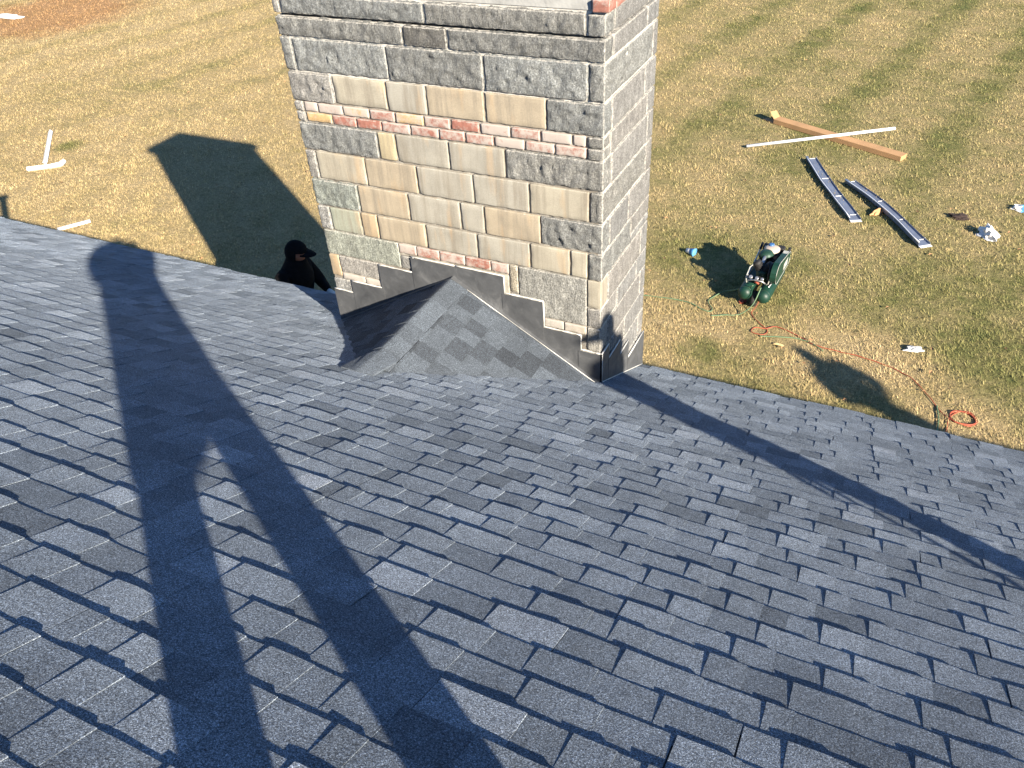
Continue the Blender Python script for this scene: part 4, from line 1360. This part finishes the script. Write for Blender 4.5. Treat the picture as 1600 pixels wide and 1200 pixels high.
# engine at the far end: block, shroud, cream tank with blue cap, air cleaner
en = cpart('engine', M['black'], MB().box(-0.14, 0.14, 0.12, 0.40, 0.38, 0.56, 0.02))
cpart('shroud', M['dkgreen'], MB().lathe([(0, 0.115), (0.05, 0.12), (0.09, 0.09), (0.11, 0.05)], (-0.04, 0.16, 0.56), (0, 0, 1), 18), en)
cpart('fuel_tank', M['cream'], MB().lathe([(0, 0.11), (0.015, 0.125), (0.065, 0.125), (0.085, 0.09), (0.09, 0.02)], (0.0, 0.35, 0.56), (0, 0, 1), 20), en)
cpart('fuel_cap', M['blue'], MB().lathe([(0, 0.045), (0.025, 0.045), (0.03, 0.03)], (-0.03, 0.40, 0.645), (0, 0, 1), 14), en)
cpart('air_cleaner', M['black'], MB().box(-0.17, -0.05, 0.42, 0.55, 0.50, 0.60, 0.012), en)
cpart('muffler', M['black'], MB().box(0.05, 0.17, 0.44, 0.56, 0.49, 0.60, 0.012), en)
cpart('drive_tube', M['galv'], MB().tube([(-0.04, 0.12, 0.62), (-0.03, 0.0, 0.60), (-0.02, -0.10, 0.57)], 0.028, 10), en)
# gauges, regulator and loose pipework between pump and tanks
mf = cpart('manifold', M['galv'], MB().tube([(-0.17, -0.40, 0.40), (-0.05, -0.43, 0.46), (0.08, -0.42, 0.45), (0.15, -0.38, 0.39)], 0.012, 8))
for (x, y, z, r) in ((-0.10, -0.44, 0.50, 0.03), (0.00, -0.46, 0.51, 0.028), (0.08, -0.44, 0.50, 0.024)):
    cpart('gauge', M['galv'], MB().lathe([(0, r), (0.018, r), (0.02, r * 0.85)], (x, y, z), (0, -0.6, 0.8), 14), mf)
cpart('pressure_switch', M['black'], MB().box(-0.05, 0.05, -0.40, -0.32, 0.39, 0.48, 0.01), mf)
cpart('valve', M['red'], MB().tube([(-0.02, -0.48, 0.46), (0.05, -0.50, 0.45)], 0.014, 8), mf)
cpart('copper_line', M['label'], MB().tube([(0.10, -0.18, 0.64), (0.17, -0.26, 0.62), (0.185, -0.36, 0.53), (0.17, -0.42, 0.42)], 0.010, 8), mf)
cpart('discharge_line', M['label'], MB().tube([(-0.09, -0.18, 0.64), (-0.17, -0.28, 0.58), (-0.19, -0.38, 0.45), (-0.16, -0.42, 0.38)], 0.009, 8), mf)
# barrow frame: handles with grips, wheel, feet
for sx in (-1, 1):
    cpart('handle', M['galv'], MB().tube([(0.10 * sx, -0.50, 0.20), (0.20 * sx, -0.30, 0.385), (0.215 * sx, 0.20, 0.42), (0.22 * sx, 0.52, 0.50)], 0.014, 8))
    cpart('grip', M['black'], MB().tube([(0.22 * sx, 0.50, 0.495), (0.223 * sx, 0.64, 0.53)], 0.022, 10))
    cpart('foot', M['black'], MB().tube([(0.18 * sx, 0.34, 0.0), (0.18 * sx, 0.34, 0.20)], 0.020, 8))
wh = cpart('wheel', M['black'], MB().lathe([(-0.045, 0.08), (-0.04, 0.115), (-0.015, 0.13), (0.015, 0.13), (0.04, 0.115), (0.045, 0.08)], (0, -0.42, 0.13), (1, 0, 0), 20))
cpart('hub', M['galv'], MB().lathe([(-0.05, 0.04), (0.05, 0.04)], (0, -0.42, 0.13), (1, 0, 0), 12), wh)

def smooth_path(pts, n=8):
    out = []
    P_ = [Vector(p) for p in pts]
    for i in range(len(P_) - 1):
        p0 = P_[max(i - 1, 0)]; p1 = P_[i]; p2 = P_[i + 1]; p3 = P_[min(i + 2, len(P_) - 1)]
        for k in range(n):
            t_ = k / n
            out.append(0.5 * ((2 * p1) + (p2 - p0) * t_ + (2 * p0 - 5 * p1 + 4 * p2 - p3) * t_ ** 2 + (3 * p1 - p0 - 3 * p2 + p3) * t_ ** 3))
    out.append(P_[-1])
    return out
def hose(name, mat, pts, r, label):
    p3 = [(p[0], p[1], p[2] if len(p) > 2 else 0.028) for p in pts]
    sp = smooth_path(p3)
    for q in sp:
        q.z += 0.016 * noise.noise((q.x * 5, q.y * 5, 0)) - 0.012
        q.z = max(q.z, r)
    tag(MB().tube(sp, r, 7).build(name, mat), label, 'hose')
hose('air_hose', M['red'], [(-1.36, 10.62, 0.30), (-1.42, 10.52, 0.12), (-1.46, 10.46), (-1.32, 10.27), (-1.16, 10.12), (-1.20, 9.98), (-1.36, 10.0), (-1.34, 10.13), (-1.18, 10.16), (-1.04, 10.25), (-0.75, 10.14),
     (-0.5, 9.99), (-0.24, 9.96), (0.1, 9.93), (0.43, 9.87), (0.77, 9.70), (1.02, 9.38), (1.19, 9.10), (1.34, 8.97), (1.52, 8.94), (1.60, 9.10), (1.50, 9.22), (1.36, 9.16), (1.28, 8.99), (1.27, 8.80), (1.24, 8.6)], 0.0062,
     'long red air hose running from the compressor to the eave')
cl = []
for k in range(26):
    an = k / 25 * 4.4 * math.pi
    cl.append((1.43 + (0.155 + 0.012 * math.sin(k)) * math.cos(an), 9.07 + (0.13 + 0.01 * math.cos(k * 2)) * math.sin(an), 0.026 + 0.012 * k / 25))
hose('air_hose', M['red'], cl, 0.0068, 'red hose lying in a round coil on the grass by the eave')
hose('air_hose', M['hosegreen'], [(-3.9, 10.35), (-3.13, 10.39), (-2.47, 10.44), (-2.12, 10.30), (-2.02, 10.36), (-2.14, 10.58), (-1.98, 10.86, 0.06), (-1.70, 10.72, 0.25), (-1.52, 10.60, 0.42)], 0.0085,
     'thin green hose leading from the compressor tanks past the chimney')
hose('air_hose', M['hosegreen'], [(-1.40, 10.58, 0.42), (-1.46, 10.44, 0.20), (-1.62, 10.38), (-1.80, 10.28), (-2.0, 10.2)], 0.0085, 'short green hose drooping from the compressor manifold to the grass')
hose('air_hose', M['hosegreen'], [(-1.22, 9.93), (-1.0, 10.0), (-0.77, 10.05), (-0.55, 10.02), (-0.35, 9.88)], 0.008, 'green hose length beside the red hose tangle')
hose('air_hose', M['hosegreen'], [(1.13, 9.22), (1.15, 9.09), (1.17, 8.9), (1.16, 8.6)], 0.009, 'short green hose crossing the grass next to the red coil')

# long cardboard carton, one end torn open
A_, B_ = Vector((-2.62, 18.06, 0)), Vector((0.06, 16.82, 0))
ax = (B_ - A_).normalized(); L_ = (B_ - A_).length
CBM = Matrix(((ax.x, -ax.y, 0, A_.x), (ax.y, ax.x, 0, A_.y), (0, 0, 1, 0), (0, 0, 0, 1)))
cb = thing('cardboard_carton', A_, 'long brown cardboard carton with a torn open end under the white tube', 'carton')
g = MB().box(0, L_, -0.11, 0.11, 0.008, 0.108, 0.003); g.xf(CBM); g.build('sleeve', M['card'], cb)
for (pts) in ([(0, -0.11, 0.106), (0, 0.11, 0.106), (-0.12, 0.13, 0.20), (-0.15, -0.06, 0.22)], [(0, 0.11, 0.01), (0, 0.11, 0.10), (-0.18, 0.20, 0.06), (-0.16, 0.19, 0.01)], [(0, -0.11, 0.01), (-0.30, -0.06, 0.015), (-0.28, 0.06, 0.015), (0, 0.10, 0.01)]):
    v = pts + [(x, y, z + 0.005) for x, y, z in pts]
    g = MB().add(v, [(0, 1, 2, 3), (7, 6, 5, 4), (0, 4, 5, 1), (1, 5, 6, 2), (2, 6, 7, 3), (3, 7, 4, 0)]); g.xf(CBM); g.build('flap', M['card'], cb)
# white tube lying across it
a3, b3_ = Vector((-2.91, 16.48, 0.048)), Vector((-0.23, 17.80, 0.245))
g = MB().tube([a3, a3.lerp(b3_, 0.5), b3_], 0.030, 12)
tag(g.build('downspout_tube', M['white']), 'straight white tube lying across the cardboard carton', 'tube')

def channel(name, a, b, kink, label, wid, wall):
    """bent L shaped metal length with a pale hem, tied with twine"""
    a = Vector(a); b = Vector(b)
    n = 14
    root = thing(name, a, label, 'metal trim', 'tied metal trim on the lawn')
    ax_ = (b - a).normalized(); sidev = Vector((ax_.y, -ax_.x, 0)) * -1
    v = []; hem = []
    for k in range(n + 1):
        t_ = k / n
        p = a.lerp(b, t_) + sidev * kink * math.sin(t_ * math.pi * 1.3) + Vector((0, 0, 0.02 + 0.02 * noise.noise((t_ * 3, kink * 30, 1))))
        wv = wid * (1 + 0.1 * noise.noise((t_ * 4, 2, kink * 9)))
        tw = 0.25 * noise.noise((t_ * 2.2, 7, kink * 13))
        up = Vector((0, 0, 1))
        prof = [(0.0, 0.03), (0.006, 0.004), (wv, 0.0 + tw * 0.04), (wv + 0.012 + tw * 0.05, wall), (wv - 0.022 + tw * 0.05, wall + 0.008)]
        for (s_, h) in prof: v.append(p - sidev * s_ + up * h)
        hem.append(p - sidev * (wv + 0.012 + tw * 0.05) + up * (wall + 0.003))
    m_ = 5
    f = [(k * m_ + j, k * m_ + j + 1, (k + 1) * m_ + j + 1, (k + 1) * m_ + j) for k in range(n) for j in range(m_ - 1)]
    o = MB().add(v, f).build('channel', M['steel'], root)
    md = o.modifiers.new('t', 'SOLIDIFY'); md.thickness = 0.004
    MB().tube(hem, 0.009, 6).build('hem', M['white'], root)
    for t_ in (0.06, 0.38, 0.66, 0.95):
        k = int(t_ * n)
        base = [v[k * m_ + j] + Vector((0, 0, 0.006)) for j in range(m_ - 1)]
        MB().tube(base, 0.006, 5).build('twine', M['paper'], root)
    e_ = v[n * m_: n * m_ + m_]
    MB().add([e_[1], e_[2], e_[2] + ax_ * 0.07, e_[1] + ax_ * 0.07] + [q + Vector((0, 0, .004)) for q in (e_[1], e_[2], e_[2] + ax_ * 0.07, e_[1] + ax_ * 0.07)],
             [(0, 1, 2, 3), (7, 6, 5, 4), (0, 4, 5, 1), (1, 5, 6, 2), (2, 6, 7, 3), (3, 7, 4, 0)]).build('end_tab', M['white'], root)
channel('metal_trim', (-1.50, 16.36, 0), (-0.38, 13.98, 0), -0.02, 'blue grey metal channel tied with twine, beside the carton end', 0.20, 0.06)
channel('metal_trim', (-0.66, 15.52, 0), (0.80, 13.48, 0), 0.045, 'kinked blue grey metal channel with a white tipped end', 0.20, 0.075)

def crumple(name, mat, c, sx, sy, sz, seed, label, cat, amp=0.35, mat2=None, rz=0.0):
    bm = bmesh.new()
    bmesh.ops.create_icosphere(bm, subdivisions=3, radius=1.0)
    for q in bm.verts:
        k = 1 + amp * noise.noise(q.co * 1.6 + Vector((seed, 0, 0))) + amp * 0.5 * noise.noise(q.co * 4.5 + Vector((0, seed, 0)))
        q.co = Vector((q.co.x * sx * k, q.co.y * sy * k, max(-0.1, q.co.z) * sz * k + 0.1 * sz))
    g = MB().bm(bm)
    g.xf(Matrix.Translation(c) @ Matrix.Rotation(rz, 4, 'Z'))
    o = g.build(name, mat)
    if mat2:
        o.data.materials.append(mat2)
        for p in o.data.polygons:
            if p.center.x > c[0] + 0.015: p.material_index = 1
    return tag(o, label, cat)
crumple('rag', M['rag'], (1.14, 14.62, 0.012), 0.16, 0.085, 0.05, 3.1, 'dark brown rag lying flat on the grass', 'rag', 0.7)
crumple('plastic_bag', M['paper'], (1.60, 14.10, 0.012), 0.12, 0.17, 0.13, 8.2, 'crumpled white plastic bag on the grass below the rag', 'bag', 0.7, None, 0.6)
crumple('wrapper', M['paper'], (2.08, 15.30, 0.012), 0.13, 0.11, 0.06, 5.5, 'blue and white wrapper on the grass beyond the plastic bag', 'wrapper', 0.6, M['ltblue'])
crumple('glove', M['glove'], (0.77, 10.34, 0.012), 0.125, 0.05, 0.055, 2.4, 'pale work glove dropped on the grass between hose and eave', 'glove', 0.45, None, 0.35)
crumple('wood_scrap', M['straw'], (-0.95, 9.82, 0.012), 0.075, 0.024, 0.02, 7.7, 'small pale wood scrap on the grass by the green hose', 'scrap', 0.3)
crumple('red_scrap', M['red'], (-1.66, 10.76, 0.012), 0.055, 0.07, 0.02, 6.1, 'torn red scrap on the grass by the compressor tanks', 'scrap', 0.7)
crumple('cardboard_scrap', M['card'], (-0.14, 14.36, 0.012), 0.05, 0.16, 0.06, 1.2, 'brown cardboard scrap standing beside the metal channel', 'scrap', 0.5, None, -0.6)
# paper cup crushed on its side
cup = thing('paper_cup', (-2.79, 11.84, 0), 'crushed white and light blue paper cup on the grass beside the chimney', 'cup')
g = MB().lathe([(0.0, 0.035), (0.07, 0.048), (0.075, 0.048)], (-2.86, 11.90, 0.055), (0.9, -0.25, 0.0), 14)
g.build('cup_body', M['paper'], cup)
g = MB().lathe([(0.0, 0.050), (0.055, 0.062), (0.085, 0.075), (0.09, 0.03)], (-2.79, 11.88, 0.06), (0.9, -0.25, -0.05), 14)
g.build('blue_sleeve', M['ltblue'], cup)

# white downspout pieces far out on the left
g = MB().tube([(-18.75, 12.36, 0.05), (-17.25, 10.95, 0.05)], 0.052, 4, smooth=False)
tag(g.build('downspout', M['white']), 'long white downspout length pointing at the shorter elbowed piece', 'downspout')
g = MB().tube([(-18.95, 12.32, 0.06), (-18.72, 12.36, 0.055)], 0.062, 4, smooth=False)
g2 = MB().tube([(-17.30, 10.52, 0.055), (-16.88, 10.83, 0.055), (-16.76, 10.97, 0.06), (-16.74, 11.08, 0.10)], [0.052, 0.052, 0.056, 0.052], 4, smooth=False)
tag(g2.build('downspout', M['white']), 'short white downspout with an elbow lying across the longer length', 'downspout')
g = MB().box(-0.30, 0.30, -0.045, 0.045, 0.012, 0.045, 0.004)
g.xf(Matrix.Translation((-14.05, 8.95, 0)) @ Matrix.Rotation(math.atan2(0.46, 0.31), 4, 'Z'))
tag(g.build('trim_strip', M['white']), 'white trim strip on the lawn just past the eave', 'trim')
crumple('pale_sheet', M['paper'], (-30.3, 20.2, 0.012), 0.65, 0.22, 0.06, 4.4, 'pale sheet lying on the bare reddish soil', 'sheet', 0.5)
